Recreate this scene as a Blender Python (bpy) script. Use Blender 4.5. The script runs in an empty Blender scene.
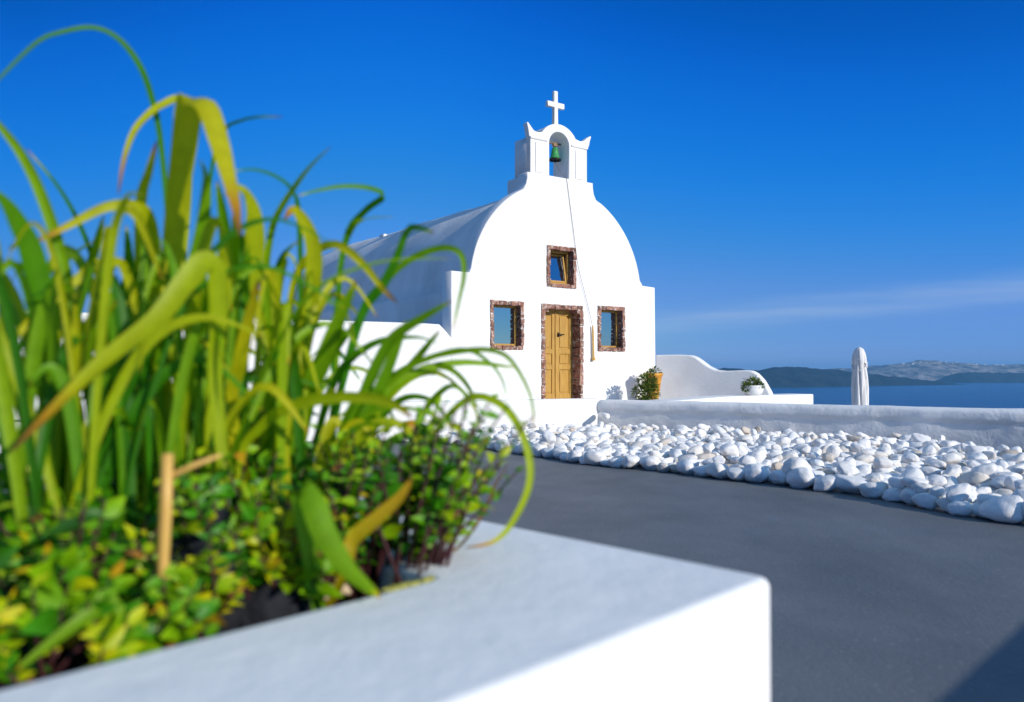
import bpy, bmesh, math, random
import numpy as np
from mathutils import Vector, Matrix, noise
R = math.radians
S = bpy.context.scene
COL = S.collection
random.seed(11)

# ------------------------------------------------------------------ camera
cam_d = bpy.data.cameras.new('camera')
cam = bpy.data.objects.new('camera', cam_d); COL.objects.link(cam)
CAM = Vector((0, 0, 1.1))
cam.location = CAM
cam.rotation_euler = (R(90 + 1.467), 0, 0)
cam_d.sensor_width = 36.0
cam_d.lens = 36.0 * 820 / 1024
cam_d.clip_start = 0.05
cam_d.clip_end = 60000
cam_d.dof.use_dof = True
cam_d.dof.focus_distance = 16.0
cam_d.dof.aperture_fstop = 1.95
cam_d.dof.aperture_blades = 9
S.camera = cam

# ------------------------------------------------------------------ sky + sun
SUN_EL = 20.0
SUN_AZ = math.degrees(math.atan2(0.748, -0.664))      # clockwise from +Y, the way to the sun
world = bpy.data.worlds.new('World'); S.world = world
world.use_nodes = True
wn = world.node_tree; wn.nodes.clear()
w_out = wn.nodes.new('ShaderNodeOutputWorld')
w_bg = wn.nodes.new('ShaderNodeBackground')
w_sky = wn.nodes.new('ShaderNodeTexSky')
w_sky.sky_type = 'NISHITA'; w_sky.sun_disc = False
w_sky.sun_elevation = R(SUN_EL); w_sky.sun_rotation = R(SUN_AZ)
w_sky.altitude = 100; w_sky.air_density = 1.0; w_sky.dust_density = 0.0; w_sky.ozone_density = 6.0
def w_curve(pts):
    n = wn.nodes.new('ShaderNodeFloatCurve'); c = n.mapping.curves[0]
    while len(c.points) < len(pts): c.points.new(0.5, 0.5)
    for p, q in zip(c.points, pts): p.location = q; p.handle_type = 'AUTO'
    n.mapping.extend = 'EXTRAPOLATED'; n.mapping.update(); return n
w_st = wn.nodes.new('ShaderNodeVectorMath'); w_st.operation = 'SCALE'; w_st.inputs['Scale'].default_value = 0.12
w_sp = wn.nodes.new('ShaderNodeSeparateXYZ'); w_cb = wn.nodes.new('ShaderNodeCombineXYZ')
w_un = wn.nodes.new('ShaderNodeVectorMath'); w_un.operation = 'SCALE'; w_un.inputs['Scale'].default_value = 1 / 0.12
wn.links.new(w_sky.outputs[0], w_st.inputs[0]); wn.links.new(w_st.outputs[0], w_sp.inputs[0])
for i_, pts_ in enumerate((((0, 0), (0.10, 0.002), (0.142, 0.015), (0.28, 0.12), (0.43, 0.17), (0.7, 0.45), (1, 1)),
                           ((0, 0), (0.17, 0.09), (0.22, 0.15), (0.31, 0.225), (0.5, 0.31), (0.6, 0.36), (0.8, 0.6), (1, 1)),
                           ((0, 0), (0.37, 0.47), (0.45, 0.66), (0.57, 0.75), (0.68, 0.74), (0.8, 0.82), (1, 1)))):
    cv_ = w_curve(pts_); wn.links.new(w_sp.outputs[i_], cv_.inputs['Value']); wn.links.new(cv_.outputs[0], w_cb.inputs[i_])
w_hi = wn.nodes.new('ShaderNodeVectorMath'); w_hi.operation = 'MULTIPLY'; w_hi.inputs[1].default_value = (3.9, 3.3, 2.35)  # sky above the view brightened and whitened, added fill for the shadows
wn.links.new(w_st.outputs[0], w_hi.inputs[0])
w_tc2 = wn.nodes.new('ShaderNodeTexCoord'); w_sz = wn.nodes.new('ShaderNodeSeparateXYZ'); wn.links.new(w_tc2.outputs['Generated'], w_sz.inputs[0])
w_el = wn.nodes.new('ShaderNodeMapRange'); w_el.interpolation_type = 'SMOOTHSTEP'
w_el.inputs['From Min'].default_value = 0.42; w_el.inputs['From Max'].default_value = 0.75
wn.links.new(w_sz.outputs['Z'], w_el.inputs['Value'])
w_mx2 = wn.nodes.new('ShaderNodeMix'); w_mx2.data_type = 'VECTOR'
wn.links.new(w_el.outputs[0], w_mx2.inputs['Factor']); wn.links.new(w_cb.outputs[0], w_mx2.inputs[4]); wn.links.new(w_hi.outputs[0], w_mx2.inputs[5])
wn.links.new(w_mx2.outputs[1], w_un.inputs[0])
w_tc = wn.nodes.new('ShaderNodeTexCoord')
w_map = wn.nodes.new('ShaderNodeMapping'); w_map.inputs['Scale'].default_value = (2.6, 2.6, 40.0)
w_map.inputs['Rotation'].default_value = (0, R(4.9), 0)
w_noise = wn.nodes.new('ShaderNodeTexNoise'); w_noise.inputs['Scale'].default_value = 1.6
w_noise.inputs['Detail'].default_value = 6; w_noise.inputs['Roughness'].default_value = 0.55
w_ramp = wn.nodes.new('ShaderNodeMapRange'); w_ramp.inputs['From Min'].default_value = 0.30
w_ramp.inputs['From Max'].default_value = 0.78; w_ramp.inputs['To Max'].default_value = 1.0
w_sep = wn.nodes.new('ShaderNodeSeparateXYZ')
w_band = wn.nodes.new('ShaderNodeValToRGB')
cr = w_band.color_ramp
cr.elements[0].position = 0.018; cr.elements[0].color = (0, 0, 0, 1)
cr.elements[1].position = 0.068; cr.elements[1].color = (0, 0, 0, 1)
e = cr.elements.new(0.042); e.color = (0.62, 0.62, 0.62, 1); cr.interpolation = 'EASE'
w_mul = wn.nodes.new('ShaderNodeMath'); w_mul.operation = 'MULTIPLY'
w_mix = wn.nodes.new('ShaderNodeMix'); w_mix.data_type = 'RGBA'
w_mix.inputs['B'].default_value = (3.4, 4.6, 6.6, 1)
L = wn.links.new
w_lf = wn.nodes.new('ShaderNodeMapRange'); w_lf.interpolation_type = 'SMOOTHSTEP'
w_lf.inputs['From Min'].default_value = -0.05; w_lf.inputs['From Max'].default_value = -0.62; w_lf.inputs['To Min'].default_value = 1.0; w_lf.inputs['To Max'].default_value = 0.62
L(w_sep.outputs['X'], w_lf.inputs['Value'])
w_lm = wn.nodes.new('ShaderNodeMath'); w_lm.operation = 'MULTIPLY'; w_lm.inputs[1].default_value = 0.12; L(w_lf.outputs[0], w_lm.inputs[0]); L(w_lm.outputs[0], w_st.inputs['Scale'])
L(w_tc.outputs['Generated'], w_map.inputs['Vector']); L(w_map.outputs[0], w_noise.inputs['Vector'])
L(w_noise.outputs['Fac'], w_ramp.inputs['Value'])
L(w_tc.outputs['Generated'], w_sep.inputs[0])
w_m1 = wn.nodes.new('ShaderNodeMath'); w_m1.operation = 'MULTIPLY_ADD'; w_m1.inputs[1].default_value = -0.085; w_m1.inputs[2].default_value = 0.0
L(w_sep.outputs['X'], w_m1.inputs[0])
w_m2 = wn.nodes.new('ShaderNodeMath'); w_m2.operation = 'ADD'; L(w_m1.outputs[0], w_m2.inputs[0]); L(w_sep.outputs['Z'], w_m2.inputs[1])
L(w_m2.outputs[0], w_band.inputs[0])
L(w_ramp.outputs[0], w_mul.inputs[0]); L(w_band.outputs[0], w_mul.inputs[1])
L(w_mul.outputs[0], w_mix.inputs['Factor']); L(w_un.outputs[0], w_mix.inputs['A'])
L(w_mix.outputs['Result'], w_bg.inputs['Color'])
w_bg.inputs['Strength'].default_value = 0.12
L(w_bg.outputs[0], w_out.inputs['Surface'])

sun_d = bpy.data.lights.new('sun', 'SUN'); sun_d.energy = 4.2; sun_d.angle = R(0.53)
sun_d.color = (1.0, 0.93, 0.82)
sun = bpy.data.objects.new('sun', sun_d); COL.objects.link(sun)
to_sun = Vector((math.sin(R(SUN_AZ)) * math.cos(R(SUN_EL)), math.cos(R(SUN_AZ)) * math.cos(R(SUN_EL)), math.sin(R(SUN_EL))))
sun.rotation_euler = to_sun.to_track_quat('Z', 'Y').to_euler()
sun.location = to_sun * 60
S.view_settings.view_transform = 'Standard'
S.view_settings.look = 'None'
S.view_settings.exposure = 0.0
S.view_settings.gamma = 1.0
S.render.engine = 'CYCLES'
S.cycles.use_denoising = True
S.cycles.max_bounces = 8
S.cycles.volume_bounces = 0
S.cycles.caustics_reflective = False; S.cycles.caustics_refractive = False

# ------------------------------------------------------------------ helpers
def mat(name, base, rough=0.8, spec=0.3, metallic=0.0, ior=None):
    m = bpy.data.materials.new(name); m.use_nodes = True
    b = m.node_tree.nodes['Principled BSDF']
    b.inputs['Base Color'].default_value = (*base, 1)
    b.inputs['Roughness'].default_value = rough
    b.inputs['Specular IOR Level'].default_value = spec
    b.inputs['Metallic'].default_value = metallic
    if ior: b.inputs['IOR'].default_value = ior
    return m
def nd(m, t, **kw):
    n = m.node_tree.nodes.new(t)
    for k, v in kw.items():
        if k in n.inputs: n.inputs[k].default_value = v
        else: setattr(n, k, v)
    return n
def bsdf(m): return m.node_tree.nodes['Principled BSDF']
def lk(m, a, b): m.node_tree.links.new(a, b)
def noise_color(m, c1, c2, scale, lo=0.35, hi=0.65, detail=5, coord='Object', stretch=None, rough=0.6):
    tc = nd(m, 'ShaderNodeTexCoord'); src = tc.outputs[coord]
    if stretch:
        mp = nd(m, 'ShaderNodeMapping'); mp.inputs['Scale'].default_value = stretch
        lk(m, src, mp.inputs[0]); src = mp.outputs[0]
    n = nd(m, 'ShaderNodeTexNoise', Scale=scale, Detail=detail, Roughness=rough)
    lk(m, src, n.inputs['Vector'])
    r = nd(m, 'ShaderNodeValToRGB')
    r.color_ramp.elements[0].position = lo; r.color_ramp.elements[0].color = (*c1, 1)
    r.color_ramp.elements[1].position = hi; r.color_ramp.elements[1].color = (*c2, 1)
    lk(m, n.outputs['Fac'], r.inputs[0]); lk(m, r.outputs[0], bsdf(m).inputs['Base Color'])
    return r, src
def bump(m, scales, src=None, dist=0.02):
    """scales: (noise scale, strength, detail) chained bumps"""
    if src is None: src = nd(m, 'ShaderNodeTexCoord').outputs['Object']
    prev = None
    for sc, st, de in scales:
        n = nd(m, 'ShaderNodeTexNoise', Scale=sc, Detail=de, Roughness=0.6)
        lk(m, src, n.inputs['Vector'])
        b = nd(m, 'ShaderNodeBump', Strength=st, Distance=dist)
        lk(m, n.outputs['Fac'], b.inputs['Height'])
        if prev: lk(m, prev.outputs[0], b.inputs['Normal'])
        prev = b
    lk(m, prev.outputs[0], bsdf(m).inputs['Normal'])

def obj(name, me, material=None, parent=None, smooth=False):
    if isinstance(me, bmesh.types.BMesh):
        bm = me; me = bpy.data.meshes.new(name)
        bmesh.ops.recalc_face_normals(bm, faces=bm.faces[:]) if getattr(bm, 'is_valid', True) else None
        bm.to_mesh(me); bm.free()
    o = bpy.data.objects.new(name, me); COL.objects.link(o)
    if material and not me.materials: me.materials.append(material)
    if parent: o.parent = parent
    if smooth:
        for p in me.polygons: p.use_smooth = True
    return o
def raw(name, verts, faces, material=None, parent=None, smooth=False):
    me = bpy.data.meshes.new(name); me.from_pydata([tuple(v) for v in verts], [], faces); me.update()
    return obj(name, me, material, parent, smooth)
def tag(o, label=None, cat=None, group=None, kind=None):
    if label: o['label'] = label
    if cat: o['category'] = cat
    if group: o['group'] = group
    if kind: o['kind'] = kind
    return o
def empty(name, loc=(0, 0, 0), rz=0):
    o = bpy.data.objects.new(name, None); COL.objects.link(o)
    o.location = loc; o.rotation_euler = (0, 0, rz); o.empty_display_size = 0.1
    return o
def box(bm, c, s, rot=None, bev=0.0, seg=2):
    """box centred c, full size s"""
    t = bmesh.new()
    bmesh.ops.create_cube(t, size=1)
    for v in t.verts: v.co = Vector((v.co.x * s[0], v.co.y * s[1], v.co.z * s[2]))
    if bev > 0: bmesh.ops.bevel(t, geom=t.edges[:], offset=bev, segments=seg, affect='EDGES', profile=0.5)
    M = Matrix.Translation(c) @ (rot.to_4x4() if rot else Matrix())
    join(bm, t, M)
def join(bm, t, M=None):
    if M is not None: bmesh.ops.transform(t, matrix=M, verts=t.verts)
    me = bpy.data.meshes.new('tmp'); t.to_mesh(me); t.free(); bm.from_mesh(me); bpy.data.meshes.remove(me)
def tube(bm, pts, rad, n=8):
    pts = [Vector(p) for p in pts]
    rads = rad if isinstance(rad, (list, tuple)) else [rad] * len(pts)
    rings = []
    for i, p in enumerate(pts):
        a = pts[max(i - 1, 0)]; b = pts[min(i + 1, len(pts) - 1)]
        t = (b - a).normalized()
        u = t.cross(Vector((0, 0, 1)));
        if u.length < 0.05: u = t.cross(Vector((0, 1, 0)))
        u.normalize(); w = t.cross(u)
        rings.append([bm.verts.new(p + (u * math.cos(2 * math.pi * k / n) + w * math.sin(2 * math.pi * k / n)) * rads[i]) for k in range(n)])
    for a, b in zip(rings, rings[1:]):
        for k in range(n): bm.faces.new((a[k], a[(k + 1) % n], b[(k + 1) % n], b[k]))
    bm.faces.new(rings[0]); bm.faces.new(rings[-1][::-1])
def lathe(bm, prof, n=32, mod=None):
    """prof: (radius, z); mod(angle, z) scales the radius"""
    rings = []
    for r, z in prof:
        rings.append([bm.verts.new((r * (mod(2 * math.pi * k / n, z) if mod else 1) * math.cos(2 * math.pi * k / n),
                                    r * (mod(2 * math.pi * k / n, z) if mod else 1) * math.sin(2 * math.pi * k / n), z)) for k in range(n)])
    for a, b in zip(rings, rings[1:]):
        for k in range(n): bm.faces.new((a[k], a[(k + 1) % n], b[(k + 1) % n], b[k]))
    if prof[0][0] > 1e-4: bm.faces.new(rings[0][::-1])
    if prof[-1][0] > 1e-4: bm.faces.new(rings[-1])
def slab_from_outline(loops, half, bev=0.015, res=2):
    """flat 2D outline (first loop) with holes, thickened both ways: a mesh in its XY plane"""
    cu = bpy.data.curves.new('tmp', 'CURVE'); cu.dimensions = '2D'; cu.fill_mode = 'BOTH'
    cu.extrude = half - bev; cu.bevel_depth = bev; cu.bevel_resolution = res; cu.offset = -bev
    for lp in loops:
        sp = cu.splines.new('POLY'); sp.points.add(len(lp) - 1)
        for p, q in zip(sp.points, lp): p.co = (q[0], q[1], 0, 1)
        sp.use_cyclic_u = True
    o = bpy.data.objects.new('tmp', cu); COL.objects.link(o)
    dg = bpy.context.evaluated_depsgraph_get(); dg.update()
    me = bpy.data.meshes.new_from_object(o.evaluated_get(dg), depsgraph=dg)
    bpy.data.objects.remove(o); bpy.data.curves.remove(cu)
    me.materials.clear()
    return me
def arc(cx, cz, r, a0, a1, n, rz=None):
    return [(cx + r * math.cos(R(a0 + (a1 - a0) * i / n)), cz + (rz or r) * math.sin(R(a0 + (a1 - a0) * i / n))) for i in range(n + 1)]
def xf(me, M):
    me.transform(M); me.update(); return me
def wall_strip(name, line, z0, z1, thick, material, round_top=0.05, wob=0.0, step=0.12, seed=0, round_start=False, zfun=None, lip=0.0):
    """plastered wall along a plan polyline: rounded top, slightly wavy hand-made surface; body lies behind the line (left of travel)"""
    pts = [Vector((x, y, 0)) for x, y in line]
    path = []
    for a, b in zip(pts, pts[1:]):
        n = max(2, int((b - a).length / step))
        for i in range(n): path.append(a.lerp(b, i / n))
    path.append(pts[-1])
    h = thick / 2; r = min(round_top, h * 0.98)
    bm = bmesh.new(); rings = []
    def section(zt):
        nz = max(2, int((zt - z0) / 0.035)) if lip else max(2, int((zt - z0) / 0.12))
        sec = [(-h, z0 + (zt - r - z0) * i / nz) for i in range(nz + 1)]
        sec += [(-h + r - r * math.cos(R(90 * k / 5)), zt - r + r * math.sin(R(90 * k / 5))) for k in range(1, 6)]
        sec += [(h - r + r * math.sin(R(90 * k / 5)), zt - r + r * math.cos(R(90 * k / 5))) for k in range(0, 6)]
        sec += [(h, z0 + (zt - r - z0) * (nz - i) / nz) for i in range(1, nz + 1)]
        return sec
    for i, p in enumerate(path):
        a = path[max(i - 1, 0)]; b = path[min(i + 1, len(path) - 1)]
        t = (b - a).normalized(); nrm = Vector((-t.y, t.x, 0))
        zt = zfun(i / (len(path) - 1)) if zfun else z1; sq_ = 1.0
        if round_start:
            dd = min(1.0, (p - path[0]).length / 0.24); sq_ = math.sqrt(max(0.01, 1 - (1 - dd) ** 2)); zt = z1 - 0.10 * (1 - sq_)
        ring = []
        for s, z in section(zt):
            if lip and s < 0: s = s - lip * min(1, max(0, (z - (zt - 0.20)) / 0.03))
            q = p + nrm * (h + s * sq_) + Vector((0, 0, z))
            if wob:
                k = noise.noise(Vector((q.x * 1.4 + seed, q.y * 1.4, q.z * 2.2))) + 0.5 * noise.noise(Vector((q.x * 5 + seed, q.y * 5, q.z * 6)))
                q += nrm * (k * wob * (1 if s < 0 else -1)) + Vector((0, 0, k * wob * 0.5 if z > z0 + 0.1 else 0))
            ring.append(bm.verts.new(q))
        rings.append(ring)
    n = min(len(r_) for r_ in rings)
    for a, b in zip(rings, rings[1:]):
        for k in range(n - 1): bm.faces.new((a[k], a[k + 1], b[k + 1], b[k]))
    bm.faces.new(rings[0]); bm.faces.new(rings[-1][::-1])
    o = obj(name, bm, material, smooth=True)
    for p in o.data.polygons:
        if len(p.vertices) > 4: p.use_smooth = False
    return o

# ------------------------------------------------------------------ materials
M = {}
def plaster(name, c1, c2, big=0.25, fine=0.18):
    m = mat(name, c2, 0.85, 0.15)
    r, src = noise_color(m, c1, c2, 1.7, 0.25, 0.6, 8)
    bump(m, [(2.2, big, 3), (18, fine, 6), (120, 0.08, 3)], src, 0.03)
    return m
M['plaster'] = plaster('white_lime_plaster', (0.74, 0.735, 0.72), (0.84, 0.835, 0.82))
M['rough_plaster'] = plaster('brushed_lime_plaster', (0.70, 0.70, 0.69), (0.84, 0.835, 0.82), 0.5, 0.35)
M['planter_plaster'] = plaster('planter_lime_plaster', (0.76, 0.755, 0.74), (0.86, 0.85, 0.825), 0.25, 0.14)
m = mat('worn_vault_plaster', (0.7, 0.7, 0.7), 0.85, 0.15)
r, src = noise_color(m, (0.60, 0.60, 0.60), (0.80, 0.80, 0.79), 0.9, 0.3, 0.62, 7, stretch=(1, 1, 0.5))
bump(m, [(1.6, 0.4, 4), (14, 0.2, 5)], src, 0.04)
M['vault'] = m
m = mat('grey_painted_cement', (0.12, 0.13, 0.15), 0.55, 0.22)
r, src = noise_color(m, (0.108, 0.118, 0.127), (0.172, 0.183, 0.193), 1.3, 0.28, 0.72, 12, stretch=(1, 0.6, 1))
sp = nd(m, 'ShaderNodeTexNoise', Scale=38, Detail=3, Roughness=0.5); lk(m, src, sp.inputs['Vector'])
spr = nd(m, 'ShaderNodeMapRange'); spr.inputs['From Min'].default_value = 0.63; spr.inputs['From Max'].default_value = 0.76
lk(m, sp.outputs['Fac'], spr.inputs['Value'])
mx = nd(m, 'ShaderNodeMix', data_type='RGBA'); mx.inputs['B'].default_value = (0.24, 0.245, 0.25, 1)
lk(m, spr.outputs[0], mx.inputs['Factor']); lk(m, r.outputs[0], mx.inputs['A']); lk(m, mx.outputs['Result'], bsdf(m).inputs['Base Color'])
n2 = nd(m, 'ShaderNodeTexNoise', Scale=2.5, Detail=6); lk(m, src, n2.inputs['Vector'])
rr = nd(m, 'ShaderNodeMapRange'); rr.inputs['To Min'].default_value = 0.5; rr.inputs['To Max'].default_value = 0.8
lk(m, n2.outputs['Fac'], rr.inputs['Value']); lk(m, rr.outputs[0], bsdf(m).inputs['Roughness'])
bump(m, [(3, 0.25, 4), (45, 0.3, 6)], src, 0.012)
M['deck'] = m
m = mat('red_lava_stone', (0.2, 0.08, 0.05), 0.9, 0.1)
r, src = noise_color(m, (0.13, 0.052, 0.038), (0.36, 0.20, 0.145), 9, 0.3, 0.75, 8)
geo = nd(m, 'ShaderNodeNewGeometry')
hs = nd(m, 'ShaderNodeHueSaturation'); mr = nd(m, 'ShaderNodeMapRange'); mr.inputs['To Min'].default_value = 0.7; mr.inputs['To Max'].default_value = 1.5
lk(m, geo.outputs['Random Per Island'], mr.inputs['Value']); lk(m, mr.outputs[0], hs.inputs['Value'])
pn_ = nd(m, 'ShaderNodeTexNoise', Scale=16, Detail=6, Roughness=0.7); lk(m, src, pn_.inputs['Vector'])
pm_ = nd(m, 'ShaderNodeMapRange'); pm_.inputs['From Min'].default_value = 0.52; pm_.inputs['From Max'].default_value = 0.66
lk(m, pn_.outputs['Fac'], pm_.inputs['Value'])
px_ = nd(m, 'ShaderNodeMix', data_type='RGBA'); px_.inputs['B'].default_value = (0.62, 0.54, 0.47, 1)
lk(m, r.outputs[0], hs.inputs['Color']); lk(m, pm_.outputs[0], px_.inputs['Factor']); lk(m, hs.outputs[0], px_.inputs['A']); lk(m, px_.outputs['Result'], bsdf(m).inputs['Base Color'])
bump(m, [(25, 0.8, 5)], src, 0.02)
M['redstone'] = m
def wood(name, a, b, stretch=(14, 14, 1.2)):
    m = mat(name, b, 0.45, 0.35)
    r, src = noise_color(m, a, b, 3.0, 0.3, 0.7, 6, stretch=stretch)
    bump(m, [(6, 0.12, 4)], src, 0.005)
    return m
M['wood'] = wood('honey_varnished_wood', (0.36, 0.19, 0.035), (0.56, 0.33, 0.075))
M['oldwood'] = wood('weathered_wood', (0.16, 0.10, 0.05), (0.28, 0.18, 0.10))
M['palewood'] = wood('bleached_cane', (0.50, 0.28, 0.06), (0.72, 0.45, 0.12))
m = mat('window_glass', (0.01, 0.014, 0.018), 0.04, 0.9, ior=3.2); bsdf(m).inputs['Specular Tint'].default_value = (0.86, 0.86, 1.0, 1); M['glass'] = m
M['iron'] = mat('dark_iron', (0.03, 0.025, 0.02), 0.5, 0.5, 0.7)
m = mat('green_painted_bronze', (0.03, 0.26, 0.07), 0.5, 0.4); noise_color(m, (0.015, 0.14, 0.04), (0.05, 0.36, 0.10), 12, 0.3, 0.7); M['bell'] = m
M['rope'] = mat('grey_rope', (0.16, 0.14, 0.12), 0.9, 0.1)
m = mat('ochre_glazed_clay', (0.62, 0.27, 0.02), 0.45, 0.4); noise_color(m, (0.5, 0.19, 0.015), (0.68, 0.33, 0.03), 6); M['clay'] = m
m = mat('offwhite_canvas', (0.72, 0.70, 0.68), 0.9, 0.1); bump(m, [(30, 0.2, 4)]); M['canvas'] = m
M['alu'] = mat('grey_metal', (0.4, 0.4, 0.42), 0.4, 0.5, 0.8)
m = mat('potting_soil', (0.03, 0.02, 0.014), 0.95, 0.1)
r, src = noise_color(m, (0.014, 0.010, 0.008), (0.075, 0.05, 0.032), 22, 0.3, 0.72, 8); bump(m, [(35, 1.0, 6)], src, 0.02); M['soil'] = m
m = mat('dark_lava_rock', (0.02, 0.021, 0.025), 0.85, 0.25)
r, src = noise_color(m, (0.006, 0.007, 0.010), (0.022, 0.024, 0.032), 9); bump(m, [(14, 0.9, 6)], src, 0.02); M['lava'] = m
m = mat('cream_pebble', (0.55, 0.42, 0.26), 0.8, 0.2); noise_color(m, (0.42, 0.31, 0.18), (0.66, 0.53, 0.36), 10); M['pebble'] = m

# white-washed beach stones, each with its own tint
m = mat('whitewashed_stone', (0.8, 0.79, 0.77), 0.8, 0.2)
oi = nd(m, 'ShaderNodeObjectInfo'); geo = nd(m, 'ShaderNodeNewGeometry')
ad = nd(m, 'ShaderNodeMath', operation='ADD'); fr = nd(m, 'ShaderNodeMath', operation='FRACT')
lk(m, oi.outputs['Random'], ad.inputs[0]); lk(m, geo.outputs['Random Per Island'], ad.inputs[1]); lk(m, ad.outputs[0], fr.inputs[0])
tint = nd(m, 'ShaderNodeValToRGB'); tr = tint.color_ramp
tr.elements[0].position = 0.0; tr.elements[0].color = (0.83, 0.82, 0.81, 1)
tr.elements[1].position = 1.0; tr.elements[1].color = (0.52, 0.44, 0.36, 1)
for ps, c in ((0.6, (0.83, 0.815, 0.79)), (0.85, (0.79, 0.765, 0.73)), (0.95, (0.72, 0.68, 0.62))):
    e = tr.elements.new(ps); e.color = (*c, 1)
lk(m, fr.outputs[0], tint.inputs[0])
tc = nd(m, 'ShaderNodeTexCoord')
vm = nd(m, 'ShaderNodeVectorMath', operation='ADD'); lk(m, tc.outputs['Object'], vm.inputs[0]); lk(m, oi.outputs['Random'], vm.inputs[1])
ns = nd(m, 'ShaderNodeTexNoise', Scale=7, Detail=8, Roughness=0.65); lk(m, vm.outputs[0], ns.inputs['Vector'])
nr = nd(m, 'ShaderNodeMapRange'); nr.inputs['From Min'].default_value = 0.55; nr.inputs['From Max'].default_value = 0.78; nr.inputs['To Max'].default_value = 0.75
lk(m, ns.outputs['Fac'], nr.inputs['Value'])
mx = nd(m, 'ShaderNodeMix', data_type='RGBA'); mx.inputs['B'].default_value = (0.50, 0.40, 0.31, 1)
lk(m, nr.outputs[0], mx.inputs['Factor']); lk(m, tint.outputs[0], mx.inputs['A']); lk(m, mx.outputs['Result'], bsdf(m).inputs['Base Color'])
bump(m, [(9, 0.35, 5), (60, 0.15, 3)], vm.outputs[0], 0.02)
M['stone'] = m

def leaf_mat(name, ramp, transl=0.42, rough=0.42):
    """leaf blades: per-leaf hue from the 'hue' attribute (0..1), let light through"""
    m = mat(name, (0.1, 0.2, 0.02), rough, 0.35)
    at = nd(m, 'ShaderNodeAttribute'); at.attribute_name = 'hue'
    rp = nd(m, 'ShaderNodeValToRGB'); cr = rp.color_ramp
    cr.elements[0].position = ramp[0][0]; cr.elements[0].color = (*ramp[0][1], 1)
    cr.elements[1].position = ramp[-1][0]; cr.elements[1].color = (*ramp[-1][1], 1)
    for p, c in ramp[1:-1]: e = cr.elements.new(p); e.color = (*c, 1)
    lk(m, at.outputs['Fac'], rp.inputs[0])
    tc = nd(m, 'ShaderNodeTexCoord')
    n = nd(m, 'ShaderNodeTexNoise', Scale=30, Detail=4); lk(m, tc.outputs['Object'], n.inputs['Vector'])
    hv = nd(m, 'ShaderNodeHueSaturation'); mr = nd(m, 'ShaderNodeMapRange'); mr.inputs['To Min'].default_value = 0.75; mr.inputs['To Max'].default_value = 1.25
    lk(m, n.outputs['Fac'], mr.inputs['Value']); lk(m, mr.outputs[0], hv.inputs['Value']); lk(m, rp.outputs[0], hv.inputs['Color'])
    lk(m, hv.outputs[0], bsdf(m).inputs['Base Color'])
    tl = nd(m, 'ShaderNodeBsdfTranslucent'); lk(m, hv.outputs[0], tl.inputs['Color'])
    ms = nd(m, 'ShaderNodeMixShader'); ms.inputs[0].default_value = transl
    out = m.node_tree.nodes['Material Output']
    lk(m, bsdf(m).outputs[0], ms.inputs[1]); lk(m, tl.outputs[0], ms.inputs[2]); lk(m, ms.outputs[0], out.inputs['Surface'])
    return m
LEAFRAMP = [(0.0, (0.014, 0.075, 0.004)), (0.3, (0.055, 0.27, 0.003)), (0.55, (0.29, 0.50, 0.003)), (0.75, (0.60, 0.57, 0.004)), (0.88, (0.58, 0.28, 0.01)), (1.0, (0.22, 0.10, 0.03))]
M['blade'] = leaf_mat('strap_leaf', LEAFRAMP, 0.5, 0.5)
M['leaf'] = leaf_mat('small_leaf', LEAFRAMP, 0.3)
m = mat('purple_stem', (0.06, 0.018, 0.02), 0.6, 0.3); M['stem'] = m
M['bush'] = leaf_mat('dusty_bush_leaf', [(0, (0.02, 0.05, 0.01)), (0.5, (0.09, 0.16, 0.02)), (1, (0.24, 0.27, 0.04))], 0.2)

# ------------------------------------------------------------------ setting: sea, terrain, islands, haze
SEA = -100.0
me = bpy.data.meshes.new('sea')
bm = bmesh.new()
bmesh.ops.create_grid(bm, x_segments=40, y_segments=40, size=15500, matrix=Matrix.Translation((0, 13000, SEA)))
m = mat('deep_sea_water', (0.006, 0.045, 0.12), 0.25, 0.4)
tc = nd(m, 'ShaderNodeTexCoord')
mp = nd(m, 'ShaderNodeMapping'); mp.inputs['Scale'].default_value = (1, 2.2, 1); lk(m, tc.outputs['Object'], mp.inputs[0])
bump(m, [(0.006, 0.5, 6), (0.06, 0.6, 4)], mp.outputs[0], 6.0)
M['sea'] = m
tag(obj('sea', bm, m), kind='structure')

def fbm(p, o=5):
    s, a, f = 0, 1, 1
    for _ in range(o):
        s += a * noise.noise(p * f); a *= 0.5; f *= 2.03
    return s
def cliff_terrain():
    bm = bmesh.new(); N = 90; xs = [-260 + 560 * i / N for i in range(N + 1)]; ys = [-120 + 330 * i / N for i in range(N + 1)]
    g = []
    for y in ys:
        row = []
        for x in xs:
            edge = 46 + 10 * noise.noise(Vector((x * 0.02, 3, 0))) - 0.25 * max(0, x - 25)
            t = max(0, y - edge)
            z = -2.2 - 0.015 * max(0, y) - min(100, t * 1.15) + (fbm(Vector((x, y, 0)) * 0.03) * 5 if t > 6 else 0)
            row.append(bm.verts.new((x, y, z)))
        g.append(row)
    for j in range(N):
        for i in range(N): bm.faces.new((g[j][i], g[j][i + 1], g[j + 1][i + 1], g[j + 1][i]))
    m = mat('cliff_rock', (0.16, 0.11, 0.08), 0.95, 0.1); noise_color(m, (0.09, 0.06, 0.045), (0.24, 0.18, 0.13), 0.12); 
    tag(obj('hillside', bm, m), kind='structure')
cliff_terrain()

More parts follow.
